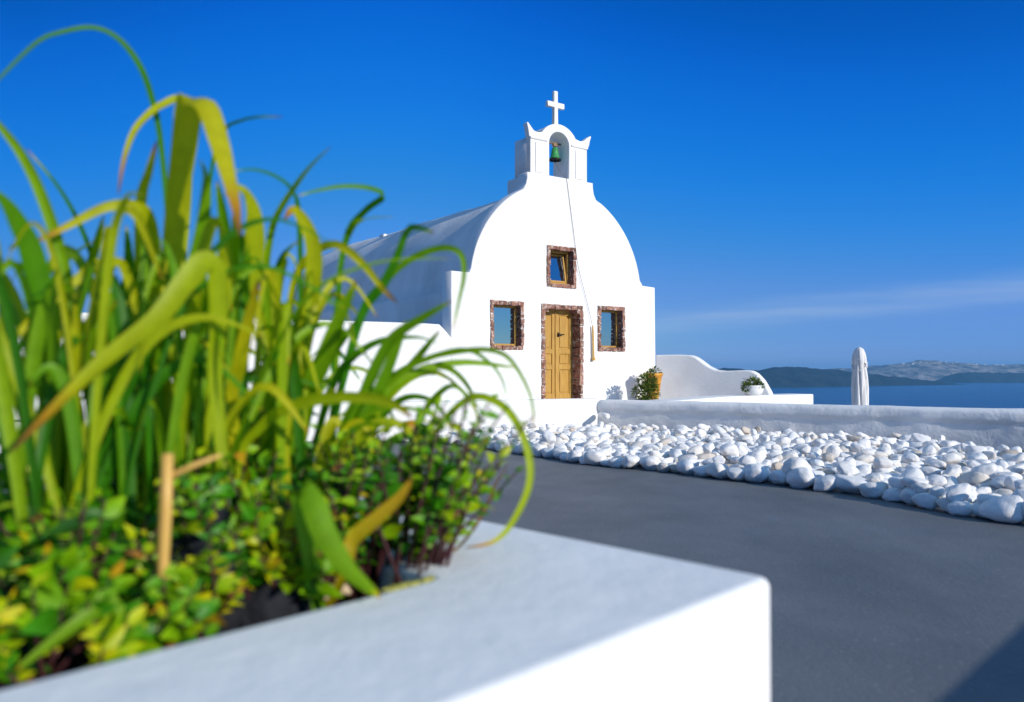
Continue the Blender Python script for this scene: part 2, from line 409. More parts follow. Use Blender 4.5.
def island(name, spine, half, seed, m, amp=0.25, nu=150, nv=26):
    """spine: (x, y, crest height above the sea) along the ridge; real relief falls to the sea on both sides"""
    sp = np.array(spine, float); seg = np.r_[0, np.cumsum(np.hypot(np.diff(sp[:, 0]), np.diff(sp[:, 1])))]
    bm = bmesh.new(); g = []
    for i in range(nu + 1):
        s = seg[-1] * i / nu
        x, y, h = (np.interp(s, seg, sp[:, k]) for k in range(3))
        dx = np.interp(min(s + 50, seg[-1]), seg, sp[:, 0]) - np.interp(max(s - 50, 0), seg, sp[:, 0])
        dy = np.interp(min(s + 50, seg[-1]), seg, sp[:, 1]) - np.interp(max(s - 50, 0), seg, sp[:, 1])
        l = math.hypot(dx, dy); nx, ny = -dy / l, dx / l
        row = []
        for j in range(nv + 1):
            v = -1 + 2 * j / nv
            px, py = x + nx * v * half, y + ny * v * half
            prof = (1 - abs(v) ** 1.7)
            rel = fbm(Vector((px * 0.0022 + seed, py * 0.0022, seed)), 6)
            z = h * prof * (1 + amp * rel * (0.35 + abs(v))) + 13 * fbm(Vector((px * 0.012, py * 0.012, seed)), 4) * prof - 2
            row.append(bm.verts.new((px, py, SEA + z)))
        g.append(row)
    for i in range(nu):
        for j in range(nv): bm.faces.new((g[i][j], g[i + 1][j], g[i + 1][j + 1], g[i][j + 1]))
    return tag(obj(name, bm, m, smooth=True), kind='structure')
m = mat('dark_lava_scrub', (0.05, 0.05, 0.04), 0.95, 0.05)
noise_color(m, (0.003, 0.008, 0.013), (0.022, 0.030, 0.034), 0.010, 0.38, 0.66, 9); bump(m, [(0.02, 1.0, 6)], None, 30.0); M['lavascrub'] = m
m = mat('pale_caldera_cliff', (0.3, 0.24, 0.2), 0.95, 0.05)
noise_color(m, (0.05, 0.04, 0.035), (0.40, 0.34, 0.29), 0.008, 0.38, 0.66, 10, stretch=(1, 1, 3)); bump(m, [(0.012, 1.0, 7)], None, 40.0); M['caldera'] = m
island('lava_island', [(-1700, 5300, 70), (-300, 5450, 110), (900, 5600, 118), (1500, 5650, 120), (1720, 5750, 122), (1900, 5800, 136), (2090, 5950, 140), (2300, 6100, 128), (2600, 6300, 92), (2900, 6450, 78), (3150, 6600, 50), (3400, 6750, 22), (3580, 6850, 2)], 330, 3.1, M['lavascrub'], 0.26)
island('lava_island', [(4250, 8000, 2), (4290, 8000, 72), (4340, 8000, 98), (4800, 8050, 90), (5300, 8100, 94), (6200, 8300, 110), (8000, 8700, 70)], 380, 8.7, M['lavascrub'], 0.26)
far_spine = [(-2500, 10600, 60), (1500, 10600, 95), (3000, 10500, 105), (3900, 10400, 125), (4350, 10300, 150), (4750, 10200, 195), (5050, 10200, 238), (5350, 10300, 238), (5650, 10300, 214), (6000, 10400, 200), (6600, 10500, 185), (8500, 10800, 160)]
island('caldera_island', far_spine, 650, 5.5, M['caldera'], 0.28, 260, 40)

# far white town scattered on the caldera rim: one mass of specks
rt = random.Random(5)
bm = bmesh.new()
for cx, n, sp_ in ((5030, 30, 110), (4800, 10, 70), (5450, 16, 200), (4560, 6, 60), (6100, 14, 260)):
    for _ in range(n):
        x = rt.gauss(cx, sp_); y0 = np.interp(x, [q[0] for q in far_spine], [q[1] for q in far_spine]); h0 = np.interp(x, [q[0] for q in far_spine], [q[2] for q in far_spine])
        s = rt.uniform(5, 13)
        v = rt.uniform(0.02, 0.28)
        box(bm, Vector((x, y0 - v * 650, SEA + h0 * (1 - v ** 1.7) * 1.0 + s * 0.15)), (s * 1.6, s, s * 0.75))
tag(obj('distant_houses', bm, M['plaster']), 'tiny white houses scattered along the rim of the far pale island', 'houses', kind='stuff')

# air between here and the islands
bm = bmesh.new(); box(bm, Vector((0, 12000, 60)), (27000, 27000, 324))
hz = bpy.data.materials.new('sea_air'); hz.use_nodes = True; hz.node_tree.nodes.clear()
ho = hz.node_tree.nodes.new('ShaderNodeOutputMaterial'); hv = hz.node_tree.nodes.new('ShaderNodeVolumePrincipled')
hv.inputs['Color'].default_value = (0.22, 0.60, 1.0, 1); hv.inputs['Density'].default_value = 6.3e-5
hz.node_tree.links.new(hv.outputs[0], ho.inputs['Volume'])
tag(obj('haze', bm, hz), 'pale blue sea haze fading the islands', 'haze', kind='stuff')

# ------------------------------------------------------------------ terrace, deck
P0 = Vector((1.0058, 16.5, 0)); DX = Vector((0.8131, 0.58212, 0)); NX = Vector((0.58212, -0.8131, 0))
def W(u, off=0, z=0):                       # along the facade, out of it, up
    return P0 + DX * u + NX * off + Vector((0, 0, z))
ANG = math.atan2(DX.y, DX.x)
def sheet(name, poly, z, m, thick=0.0):
    return tag(raw(name, [(x, y, z) for x, y in poly], [list(range(len(poly)))], m), kind='structure')
TW_A = Vector((-1.39, 13.92, 0)); TW_B = Vector((1.72, 15.56, 0))
TWD = (TW_B - TW_A).normalized()
TW_L = TW_A - TWD * 11.0
PAR_A = Vector((1.609, 15.50, 0)); PAR_B = Vector((7.143, 11.458, 0)); PD = (PAR_B - PAR_A).normalized(); PAR_C = PAR_A + PD * 14.0
deck_poly = [(-16, -8), (9, -8), (PAR_C.x + 0.2, PAR_C.y), (PAR_A.x + 0.1, PAR_A.y + 0.1), (TW_L.x, TW_L.y + 0.1), (-16, 9)]
sheet('deck', deck_poly, 0.0, M['deck'])
nrm_tw = Vector((-TWD.y, TWD.x, 0))
tl = [TW_L + nrm_tw * 0.1, TW_B + nrm_tw * 0.1, W(1.9, 1.4), W(2.6, 2.0), W(4.6, 2.0), W(4.6, -10), W(-12, -10)]
sheet('terrace_floor', [(p.x, p.y) for p in tl], 0.5, M['rough_plaster'])
sheet('lower_terrace', [(PAR_A.x + 0.3, PAR_A.y + 0.35), (PAR_C.x + 0.2, PAR_C.y + 0.3), (24, 9), (22, 24), (6, 26)], -1.25, M['rough_plaster'])

o = wall_strip('terrace_wall', [(TW_L.x, TW_L.y), (TW_B.x, TW_B.y)], 0.004, 0.60, 0.30, M['plaster'], 0.03, 0.004, 0.14, 2)
tag(o, 'long low white terrace wall running below the chapel door behind the stones', 'wall')
o = wall_strip('parapet_wall', [(PAR_A.x - PD.x * 0.12, PAR_A.y - PD.y * 0.12), (PAR_C.x, PAR_C.y)], 0.004, 0.575, 0.42, M['rough_plaster'], 0.09, 0.022, 0.06, 7, True, None, 0.035)
tag(o, 'long whitewashed parapet with rounded top along the sea side of the stone bed', 'wall')
# rounded butt at the parapet's start and a stub of pipe
bm = bmesh.new(); tube(bm, [(1.66, 15.36, 0.30), (1.74, 15.02, 0.29)], [0.055, 0.055], 12)
tag(obj('drain_pipe', bm, M['plaster'], smooth=True), 'short white drain pipe poking from the start of the parapet', 'pipe')

# ledge right of the chapel, beyond the parapet
la = Vector((2.80, 14.70, 0)); lb = Vector((6.345, 17.29, 0))
o = wall_strip('terrace_ledge', [(la.x, la.y), (lb.x, lb.y)], -1.25, 0.635, 0.6, M['plaster'], 0.02, 0.003, 0.14, 4, False, lambda f_: 0.578 + 0.057 * min(1, f_ * 2.5))
tag(o, 'plain white ledge ending in the open, between the parapet and the curved garden wall', 'wall')

# curved garden wall perpendicular to the facade
def wav(off):
    xs = [0, 0.55, 0.79, 0.9, 1.01, 1.18, 1.34, 1.55, 1.98, 2.1, 2.2, 2.34, 2.46, 2.50]
    zs = [1.475, 1.478, 1.462, 1.42, 1.345, 1.22, 1.145, 1.122, 1.140, 1.125, 1.07, 0.916, 0.70, 0.60]
    return float(np.interp(off, xs, zs))
GV = Vector((0.8453, -0.5343, 0)); GN = Vector((0.5343, 0.8453, 0))
prof = [(0.0, 0.45)] + [(2.5 * i / 60, wav(2.5 * i / 60)) for i in range(61)] + [(2.5, 0.45)]
me = slab_from_outline([prof[::-1]], 0.14, 0.03, 3)
rotm = Matrix(((GV.x, 0, GN.x, 0), (GV.y, 0, GN.y, 0), (0, 1, 0, 0), (0, 0, 0, 1)))
xf(me, Matrix.Translation(Vector((3.16, 18.06, 0)) + GN * 0.14) @ rotm)
tag(obj('garden_wall', me, M['plaster']), 'white wall with a wavy stepped top joining the right side of the chapel', 'wall')

# courtyard wall on the left, level with the facade
ol = [(-9.6, 0.45), (-2.5, 0.45), (-2.5, 1.70), (-2.60, 1.74), (-2.72, 1.86), (-2.84, 1.965), (-3.2, 1.975), (-9.6, 1.93)]
me = slab_from_outline([ol], 0.17, 0.03, 3)
fac = Matrix(((DX.x, 0, NX.x, 0), (DX.y, 0, NX.y, 0), (0, 1, 0, 0), (0, 0, 0, 1)))      # (u, z, out) -> world
xf(me, Matrix.Translation(W(0, -0.178, 0)) @ fac)
tag(obj('courtyard_wall', me, M['plaster']), 'white courtyard wall left of the chapel, behind the tall grass leaves', 'wall')

# ------------------------------------------------------------------ chapel
chapel = empty('chapel', W(0, 0, 0.5), ANG)
tag(chapel, 'white barrel-vaulted chapel with an open belfry and a honey-coloured wooden door', 'chapel')
CW = chapel.matrix_basis.inverted()
def ch_part(name, me, m, parent=None, smooth=False):
    """me is a mesh in world space"""
    if isinstance(me, bmesh.types.BMesh):
        b = me; me = bpy.data.meshes.new(name); bmesh.ops.recalc_face_normals(b, faces=b.faces[:]); b.to_mesh(me); b.free()
    xf(me, CW)
    return obj(name, me, m, parent or chapel, smooth)
FAC = lambda off: Matrix.Translation(W(0, off, 0)) @ fac
openings = {'upper': (-0.385, 0.365, 2.80, 3.63), 'lower_a': (-1.74, -0.96, 1.53, 2.46), 'lower_b': (0.96, 1.72, 1.54, 2.48), 'door': (-0.52, 0.55, 0.47, 2.45)}
outline = [(-2.6, 0.45), (2.66, 0.45), (2.64, 2.96), (2.26, 2.98), (2.235, 3.03)]
outline += [(2.2 * math.cos(R(a)) + 0.02, 2.7 + 2.2 * math.sin(R(a))) for a in range(10, 63, 3)]
outline += [(0.93, 4.69), (0.87, 4.80), (0.845, 4.92), (0.84, 5.035), (-0.86, 5.035), (-0.865, 4.92), (-0.89, 4.80), (-0.95, 4.69)]
outline += [(2.2 * math.cos(R(a)), 2.7 + 2.2 * math.sin(R(a))) for a in range(117, 172, 3)]
outline += [(-2.2, 2.96), (-2.6, 2.96)]
holes = [[(a, c), (a, d_), (b, d_), (b, c)] for a, b, c, d_ in openings.values()]
me = slab_from_outline([outline] + holes, 0.175, 0.02, 2)
ch_part('facade', xf(me, FAC(-0.175)), M['plaster'])
# vault and side walls: a shell with thickness, closed at the back
def vault():
    bm = bmesh.new(); rings = []
    n = 40
    for inner in (0, 1):
        rr_ = 2.15 - 0.25 * inner; ws = 2.38 - 0.3 * inner
        sec = [(ws, 0.45), (ws, 2.50 - 0.1 * inner), (ws - 0.02, 2.62 - 0.1 * inner), (rr_ + 0.02, 2.68 - 0.1 * inner)]
        sec += [(rr_ * math.cos(R(180 * i / n)), 2.66 + rr_ * math.sin(R(180 * i / n))) for i in range(2, n - 1)]
        sec += [(-rr_ - 0.02, 2.68 - 0.1 * inner), (-ws + 0.02, 2.62 - 0.1 * inner), (-ws, 2.50 - 0.1 * inner), (-ws, 0.45)]
        for L_ in np.arange(0.34, 9.6, 0.31):
            ring = []
            for u, z in sec:
                k = 0.02 * noise.noise(Vector((u * 0.9, L_ * 0.8, z * 0.9))) + 0.008 * noise.noise(Vector((u * 4, L_ * 3, z * 4)))
                s = 1 + k / 2.2
                ring.append(bm.verts.new(W(u * s, -L_, 0.45 + (z - 0.45) * s)))
            rings.append((inner, ring))
    for inner in (0, 1):
        rg = [r_ for i_, r_ in rings if i_ == inner]
        for a, b in zip(rg, rg[1:]):
            for k in range(len(a) - 1): bm.faces.new((a[k], a[k + 1], b[k + 1], b[k]))
        bm.faces.new(rg[-1])
    return bm
ch_part('vault', vault(), M['vault'], smooth=True)
# the little vent and ledge on the vault's left flank
bm = bmesh.new()
box(bm, Vector((0, 0, 0)), (0.13, 0.26, 0.14), None, 0.04)
bmesh.ops.transform(bm, matrix=Matrix.Translation(W(-1.02, -5.9, 4.52)) @ Matrix.Rotation(ANG, 4, 'Z'), verts=bm.verts)
ch_part('roof_vent', bm, M['plaster'])
# belfry
def belfry():
    BC = -0.04
    arch = [(BC + 0.50 * math.cos(R(a)), 5.66 + 0.46 * math.sin(R(a))) for a in range(30, 151, 8)]
    hole = [(BC - 0.26, 5.04)] + [(BC - 0.26, 5.70)] + [(BC + 0.26 * math.cos(R(a)), 5.70 + 0.26 * math.sin(R(a))) for a in range(170, 5, -10)] + [(BC + 0.26, 5.70), (BC + 0.26, 5.04)]
    body = [(-0.772, 5.0), (0.692, 5.0), (0.692, 5.76), (0.45, 5.80)] + [(u_, z_ - 0.012) for u_, z_ in arch] + [(-0.53, 5.80), (-0.772, 5.76)]
    b = ch_part('belfry', xf(slab_from_outline([body, hole], 0.20, 0.014, 2), FAC(-0.36)), M['plaster'])
    out = [(-0.775, 5.0), (0.695, 5.0), (0.695, 5.72), (0.73, 5.76), (0.76, 5.82), (0.775, 5.90), (0.815, 6.00), (0.80, 6.02), (0.70, 5.96), (0.62, 5.89), (0.52, 5.865), (0.46, 5.875)]
    out += arch + [(-0.54, 5.875), (-0.60, 5.865), (-0.69, 5.89), (-0.77, 5.97), (-0.83, 6.03), (-0.855, 6.01), (-0.825, 5.90), (-0.81, 5.82), (-0.80, 5.76), (-0.775, 5.72)]
    ch_part('belfry_front', xf(slab_from_outline([out, hole], 0.07, 0.012, 2), FAC(-0.092)), M['plaster'], b)
    # stepped plinth behind the facade
    bm = bmesh.new()
    box(bm, Vector((0, 0, 0)), (1.62, 0.40, 0.55), None, 0.03)
    bmesh.ops.transform(bm, matrix=Matrix.Translation(W(-0.03, -0.53, 4.72)) @ Matrix.Rotation(ANG, 4, 'Z'), verts=bm.verts)
    ch_part('belfry_plinth', bm, M['plaster'], b)
    # raised pilaster panels and impost mouldings
    for uc in (-0.555, 0.475):
        for nm_, bx_ in (('pilaster_panel', ((uc, 0, 5.36), (0.20, 0.05, 0.60), 0.01)), ('impost', ((uc + (0.012 if uc > 0 else -0.012), 0, 5.735), (0.44, 0.07, 0.045), 0.015))):
            bm = bmesh.new(); box(bm, Vector(bx_[0]), bx_[1], None, bx_[2])
            bmesh.ops.transform(bm, matrix=Matrix.Translation(W(0, -0.028, 0)) @ Matrix.Rotation(ANG, 4, 'Z'), verts=bm.verts)
            ch_part(nm_, bm, M['plaster'], b)
    # cross on its stub
    cu = -0.035
    cr_ = [(cu - 0.052, 6.07), (cu + 0.052, 6.07), (cu + 0.045, 6.49), (cu + 0.215, 6.49), (cu + 0.215, 6.60), (cu + 0.043, 6.60), (cu + 0.043, 6.83), (cu - 0.043, 6.83), (cu - 0.043, 6.60), (cu - 0.215, 6.60), (cu - 0.215, 6.49), (cu - 0.045, 6.49)]
    ch_part('cross', xf(slab_from_outline([cr_], 0.045, 0.012, 1), FAC(-0.17)), M['plaster'], b)
belfry()

rs = random.Random(3)
def stone_frame(u0, u1, z0, z1, parent, thick=0.075, door=False):
    """rough red lava blocks lining an opening, laid round its four sides"""
    bm = bmesh.new()
    def blk(cu, cz, su, sz, dep=0.30):
        t = bmesh.new(); bmesh.ops.create_cube(t, size=1)
        bmesh.ops.subdivide_edges(t, edges=t.edges[:], cuts=2, use_grid_fill=True)
        sd = rs.uniform(0, 90)
        for v in t.verts:
            q = Vector((v.co.x * su, v.co.y * dep, v.co.z * sz))
            q += 0.016 * Vector((noise.noise(q * 9 + Vector((sd, 0, 0))), noise.noise(q * 9 + Vector((0, sd, 0))), noise.noise(q * 9 + Vector((0, 0, sd)))))
            v.co = q
        Mx = Matrix.Translation(W(cu, 0.022 - dep / 2 + rs.uniform(-0.008, 0.008), cz)) @ Matrix.Rotation(ANG, 4, 'Z') @ Matrix.Rotation(R(rs.uniform(-1.5, 1.5)), 4, 'Y')
        join(bm, t, Mx)
    def run(a, b, fixed, horiz):
        p = a
        while p < b - 0.01:
            l = rs.uniform(0.07, 0.20)
            if b - p - l < 0.09: l = b - p
            th = thick * rs.uniform(0.88, 1.1)
            if horiz: blk(p + l / 2, fixed, l - rs.uniform(0.006, 0.022), th)
            else: blk(fixed, p + l / 2, th, l - rs.uniform(0.006, 0.022))
            p += l
    h = thick / 2
    run(z0 + (0 if door else thick), z1 - thick, u0 + h, False); run(z0 + (0 if door else thick), z1 - thick, u1 - h, False)
    run(u0, u1, z1 - h, True)
    if not door: run(u0, u1, z0 + h, True)
    if door:
        for s_, cu in ((1, u0 + thick + 0.03), (-1, u1 - thick - 0.03)): blk(cu, z1 - thick - 0.025, 0.10, 0.09, 0.28)
    ch_part('stone_surround', bm, M['redstone'], parent)
    # lime mortar bed the blocks are set in
    hole = [(u0 + thick * 0.82, z0 + (0.0 if door else thick * 0.82)), (u0 + thick * 0.82, z1 - thick * 0.82), (u1 - thick * 0.82, z1 - thick * 0.82), (u1 - thick * 0.82, z0 + (0.0 if door else thick * 0.82))]
    if door:
        me = slab_from_outline([[(u0 + 0.004, z0), hole[0], hole[1], hole[2], hole[3], (u1 - 0.004, z0), (u1 - 0.004, z1 - 0.004), (u0 + 0.004, z1 - 0.004)][::-1]], 0.02, 0.002, 0)
    else:
        me = slab_from_outline([[(u0 + 0.004, z0 + 0.004), (u1 - 0.004, z0 + 0.004), (u1 - 0.004, z1 - 0.004), (u0 + 0.004, z1 - 0.004)], hole], 0.02, 0.002, 0)
    ch_part('mortar', xf(me, FAC(-0.018)), M['rough_plaster'], parent)
def local_boxes(lst, off):
    bm = bmesh.new()
    for cu, cz, su, sz, o_, dep in lst:
        box(bm, Vector((cu, -o_, cz)), (su, dep, sz), None, min(0.006, dep * 0.3))
    bmesh.ops.transform(bm, matrix=Matrix.Translation(W(0, off, 0)) @ Matrix.Rotation(ANG, 4, 'Z'), verts=bm.verts)
    return bm
for key in ('upper', 'lower_a', 'lower_b'):
    u0, u1, z0, z1 = openings[key]; t = 0.075
    a, b, c, d_ = u0 + t - 0.02, u1 - t + 0.02, z0 + t - 0.02, z1 - t + 0.02
    fw = 0.062
    fr_ = ch_part('window', local_boxes([(a + fw / 2, (c + d_) / 2, fw, d_ - c, 0, 0.06), (b - fw / 2, (c + d_) / 2, fw, d_ - c, 0, 0.06),
        ((a + b) / 2, c + fw / 2, b - a - 2 * fw, fw, 0, 0.06), ((a + b) / 2, d_ - fw / 2, b - a - 2 * fw, fw, 0, 0.06), ((a + b) / 2, c - 0.008, b - a + 0.02, 0.03, 0.05, 0.10)], -0.165), M['wood'])
    if key == 'upper':       # this one stands ajar: sash tilted into the room
        bm = local_boxes([((a + b) / 2, (c + d_) / 2, b - a - 2 * fw + 0.01, d_ - c - 2 * fw + 0.01, 0, 0.012)], -0.165)
        cz = Vector(W((a + b) / 2, -0.165, c + fw))
        bmesh.ops.rotate(bm, cent=cz, matrix=Matrix.Rotation(R(-9), 3, DX), verts=bm.verts)
        ch_part('pane', bm, M['glass'], fr_)
        sb_ = local_boxes([(a + fw * 1.4, (c + d_) / 2, 0.04, d_ - c - 2 * fw, 0, 0.04), (b - fw * 1.4, (c + d_) / 2, 0.04, d_ - c - 2 * fw, 0, 0.04), ((a + b) / 2, c + fw * 1.3, b - a - 2 * fw - 0.04, 0.04, 0, 0.04), ((a + b) / 2, d_ - fw * 1.3, b - a - 2 * fw - 0.04, 0.04, 0, 0.04)], -0.16)
        bmesh.ops.rotate(sb_, cent=cz, matrix=Matrix.Rotation(R(-9), 3, DX), verts=sb_.verts)
        ch_part('sash', sb_, M['wood'], fr_)
    else:
        ch_part('pane', local_boxes([((a + b) / 2, (c + d_) / 2, b - a - 2 * fw + 0.01, d_ - c - 2 * fw + 0.01, 0, 0.012)], -0.165), M['glass'], fr_)
    stone_frame(u0, u1, z0, z1, fr_)
# door: two panelled leaves
u0, u1, z0, z1 = openings['door']
a, b, c, d_ = u0 + 0.08, u1 - 0.08, 0.5, z1 - 0.075
mid = (a + b) / 2
door = None
for s0, s1 in ((a, mid - 0.004), (mid + 0.004, b)):
    lst = [((s0 + s1) / 2, (c + d_) / 2, s1 - s0 - 0.02, d_ - c - 0.02, -0.012, 0.02)]
    st = 0.085
    lst += [(s0 + st / 2, (c + d_) / 2, st, d_ - c, 0, 0.045), (s1 - st / 2, (c + d_) / 2, st, d_ - c, 0, 0.045)]
    for zz, hh in ((c + 0.08, 0.16), (c + 0.70, 0.10), (c + 1.02, 0.10), (d_ - 0.06, 0.12)):
        lst.append(((s0 + s1) / 2, zz, s1 - s0 - 2 * st, hh, 0, 0.045))
    for za, zb in ((c + 0.16, c + 0.65), (c + 0.75, c + 0.97), (c + 1.07, d_ - 0.12)):
        lst.append(((s0 + s1) / 2, (za + zb) / 2, s1 - s0 - 2 * st - 0.06, zb - za - 0.06, -0.002, 0.03))
    if door is None:
        door = ch_part('door', local_boxes(lst, -0.25), M['wood'])
        first = False
    else:
        ch_part('door', local_boxes(lst, -0.25), M['wood'])
        dr2 = chapel.children[-1]
bm = local_boxes([(mid, (c + d_) / 2, 0.035, d_ - c, 0.03, 0.03)], -0.25)
ch_part('cover_strip', bm, M['wood'], door)
bm = bmesh.new(); tube(bm, [W(mid + 0.07, -0.23, 1.86), W(mid + 0.07, -0.17, 1.86)], 0.022, 10); tube(bm, [W(mid + 0.07, -0.18, 1.86), W(mid + 0.19, -0.18, 1.865)], 0.012, 8)
box(bm, W(mid + 0.07, -0.222, 1.86), (0.05, 0.012, 0.09), Matrix.Rotation(ANG, 3, 'Z'))
ch_part('handle', bm, M['iron'], door)
stone_frame(u0, u1, z0, z1, door, 0.085, True)

# bell
bell = empty('church_bell', W(0.05, -0.28, 5.46), ANG); bell.scale = (0.84, 0.84, 0.84)
tag(bell, 'small green bell hanging in the belfry arch', 'bell')
bm = bmesh.new()
lathe(bm, [(0.0, 0.30), (0.05, 0.30), (0.075, 0.27), (0.088, 0.20), (0.10, 0.10), (0.125, 0.03), (0.145, 0.0), (0.135, -0.005), (0.09, 0.1), (0.0, 0.2)], 28)
obj('bell_body', bm, M['bell'], bell, True)
bm = bmesh.new(); lathe(bm, [(0.12, 0.035), (0.135, 0.03), (0.152, 0.0), (0.15, -0.02), (0.13, -0.02), (0.12, 0.01)], 28); obj('lip', bm, M['iron'], bell, True)
bm = bmesh.new(); tube(bm, [(-0.42, 0, 0.40), (0.21, 0, 0.40)], 0.02, 8); box(bm, Vector((0, 0, 0.375)), (0.12, 0.06, 0.10), None, 0.012); obj('yoke', bm, M['oldwood'], bell)
bm = bmesh.new(); tube(bm, [(0, 0, 0.2), (0.004, 0, 0.0), (0.005, 0, -0.03), (0.005, 0, -0.07)], [0.008, 0.008, 0.022, 0.012], 8); obj('clapper', bm, M['iron'], bell)
# rope
rope_pts = [W(0.055, -0.28, 5.40), W(0.08, -0.12, 5.17), W(0.12, 0.012, 5.03), W(0.20, 0.012, 4.55), W(0.30, 0.016, 3.95), W(0.36, 0.03, 3.50), W(0.40, 0.04, 3.23), W(0.50, 0.035, 2.94), W(0.59, 0.03, 2.70), W(0.69, 0.03, 2.38), W(0.775, 0.05, 2.04)]
bm = bmesh.new(); tube(bm, rope_pts, 0.0045, 6)
rp = tag(obj('bell_rope', bm, M['rope']), 'thin grey bell rope hanging down the chapel front with a wooden pull', 'rope')
bm = bmesh.new(); tube(bm, [W(0.775, 0.05, 2.05), W(0.785, 0.05, 1.9), W(0.79, 0.05, 1.6), W(0.795, 0.05, 1.40), W(0.797, 0.05, 1.385), W(0.80, 0.05, 1.335)], [0.017, 0.021, 0.021, 0.022, 0.042, 0.038], 10); obj('pull', bm, M['palewood'], rp)

# ------------------------------------------------------------------ planting helpers
def leaf_mesh(bm, hue_l, base, dirv, up, L_, w, curl, hue, n=4):
    """an elliptic folded leaf; adds faces and the hue of each vertex"""
    dirv = dirv.normalized(); side = dirv.cross(up)
    if side.length < 1e-3: side = dirv.cross(Vector((1, 0, 0)))
    side.normalize(); nv = side.cross(dirv)
    rows = []
    for i in range(n + 1):
        s = i / n
        c = base + dirv * (L_ * s) - nv * (curl * L_ * s * s)
        ww = w * math.sin(math.pi * min(0.97, 0.06 + 0.94 * s) ** 0.85) * 0.5
        rows.append([bm.verts.new(c - side * ww + nv * ww * 0.35), bm.verts.new(c), bm.verts.new(c + side * ww + nv * ww * 0.35)])
        for v in rows[-1]: v[hue_l] = min(1, hue + 0.12 * s * s)
    for a, b in zip(rows, rows[1:]):
        bm.faces.new((a[0], a[1], b[1], b[0])); bm.faces.new((a[1], a[2], b[2], b[1]))
def blade_mesh(bm, hue_l, pts, w, hue, twist, rnd, tip_brown=0.0, face=None):
    """strap leaf along a 3D path: V-fold ribbon, narrow at base and tip"""
    P = [Vector(p) for p in pts]
    # smooth: Catmull-Rom
    out = []
    for i in range(len(P) - 1):
        p0, p1, p2, p3 = P[max(i - 1, 0)], P[i], P[i + 1], P[min(i + 2, len(P) - 1)]
        for k in range(5):
            t = k / 5
            out.append(0.5 * ((2 * p1) + (p2 - p0) * t + (2 * p0 - 5 * p1 + 4 * p2 - p3) * t * t + (3 * p1 - p0 - 3 * p2 + p3) * t ** 3))
    out.append(P[-1]); n = len(out)
    rows = []
    side0 = None
    for i, c in enumerate(out):
        s = i / (n - 1)
        t = (out[min(i + 1, n - 1)] - out[max(i - 1, 0)]).normalized()
        f = face if face is not None else Vector((0.45, -0.85, 0.2))
        side = t.cross(f)
        if side.length < 0.25: side = side0 or t.cross(Vector((1, 0, 0)))
        side.normalize()
        if side0 is not None and side.dot(side0) < 0: side = -side
        side0 = side.copy()
        side = Matrix.Rotation(twist * (0.3 + s), 3, t) @ side
        nv = side.cross(t)
        ww = 0.5 * w * min(1.0, 0.42 + 1.2 * s) * (1 - s ** 3.2) ** 0.8 + 0.0006
        rows.append([bm.verts.new(c - side * ww + nv * ww * 0.3), bm.verts.new(c - side * ww * 0.5 + nv * ww * 0.08), bm.verts.new(c), bm.verts.new(c + side * ww * 0.5 + nv * ww * 0.08), bm.verts.new(c + side * ww + nv * ww * 0.3)])
        hh = hue + 0.10 * (s - 0.5) * (1 if s > 0.5 else 0.5)
        if tip_brown and s > 1 - tip_brown: hh += (1 - hue) * ((s - 1 + tip_brown) / tip_brown)
        for v in rows[-1]: v[hue_l] = max(0, min(1, hh))
    for a, b in zip(rows, rows[1:]):
        for k in range(4): bm.faces.new((a[k], a[k + 1], b[k + 1], b[k]))

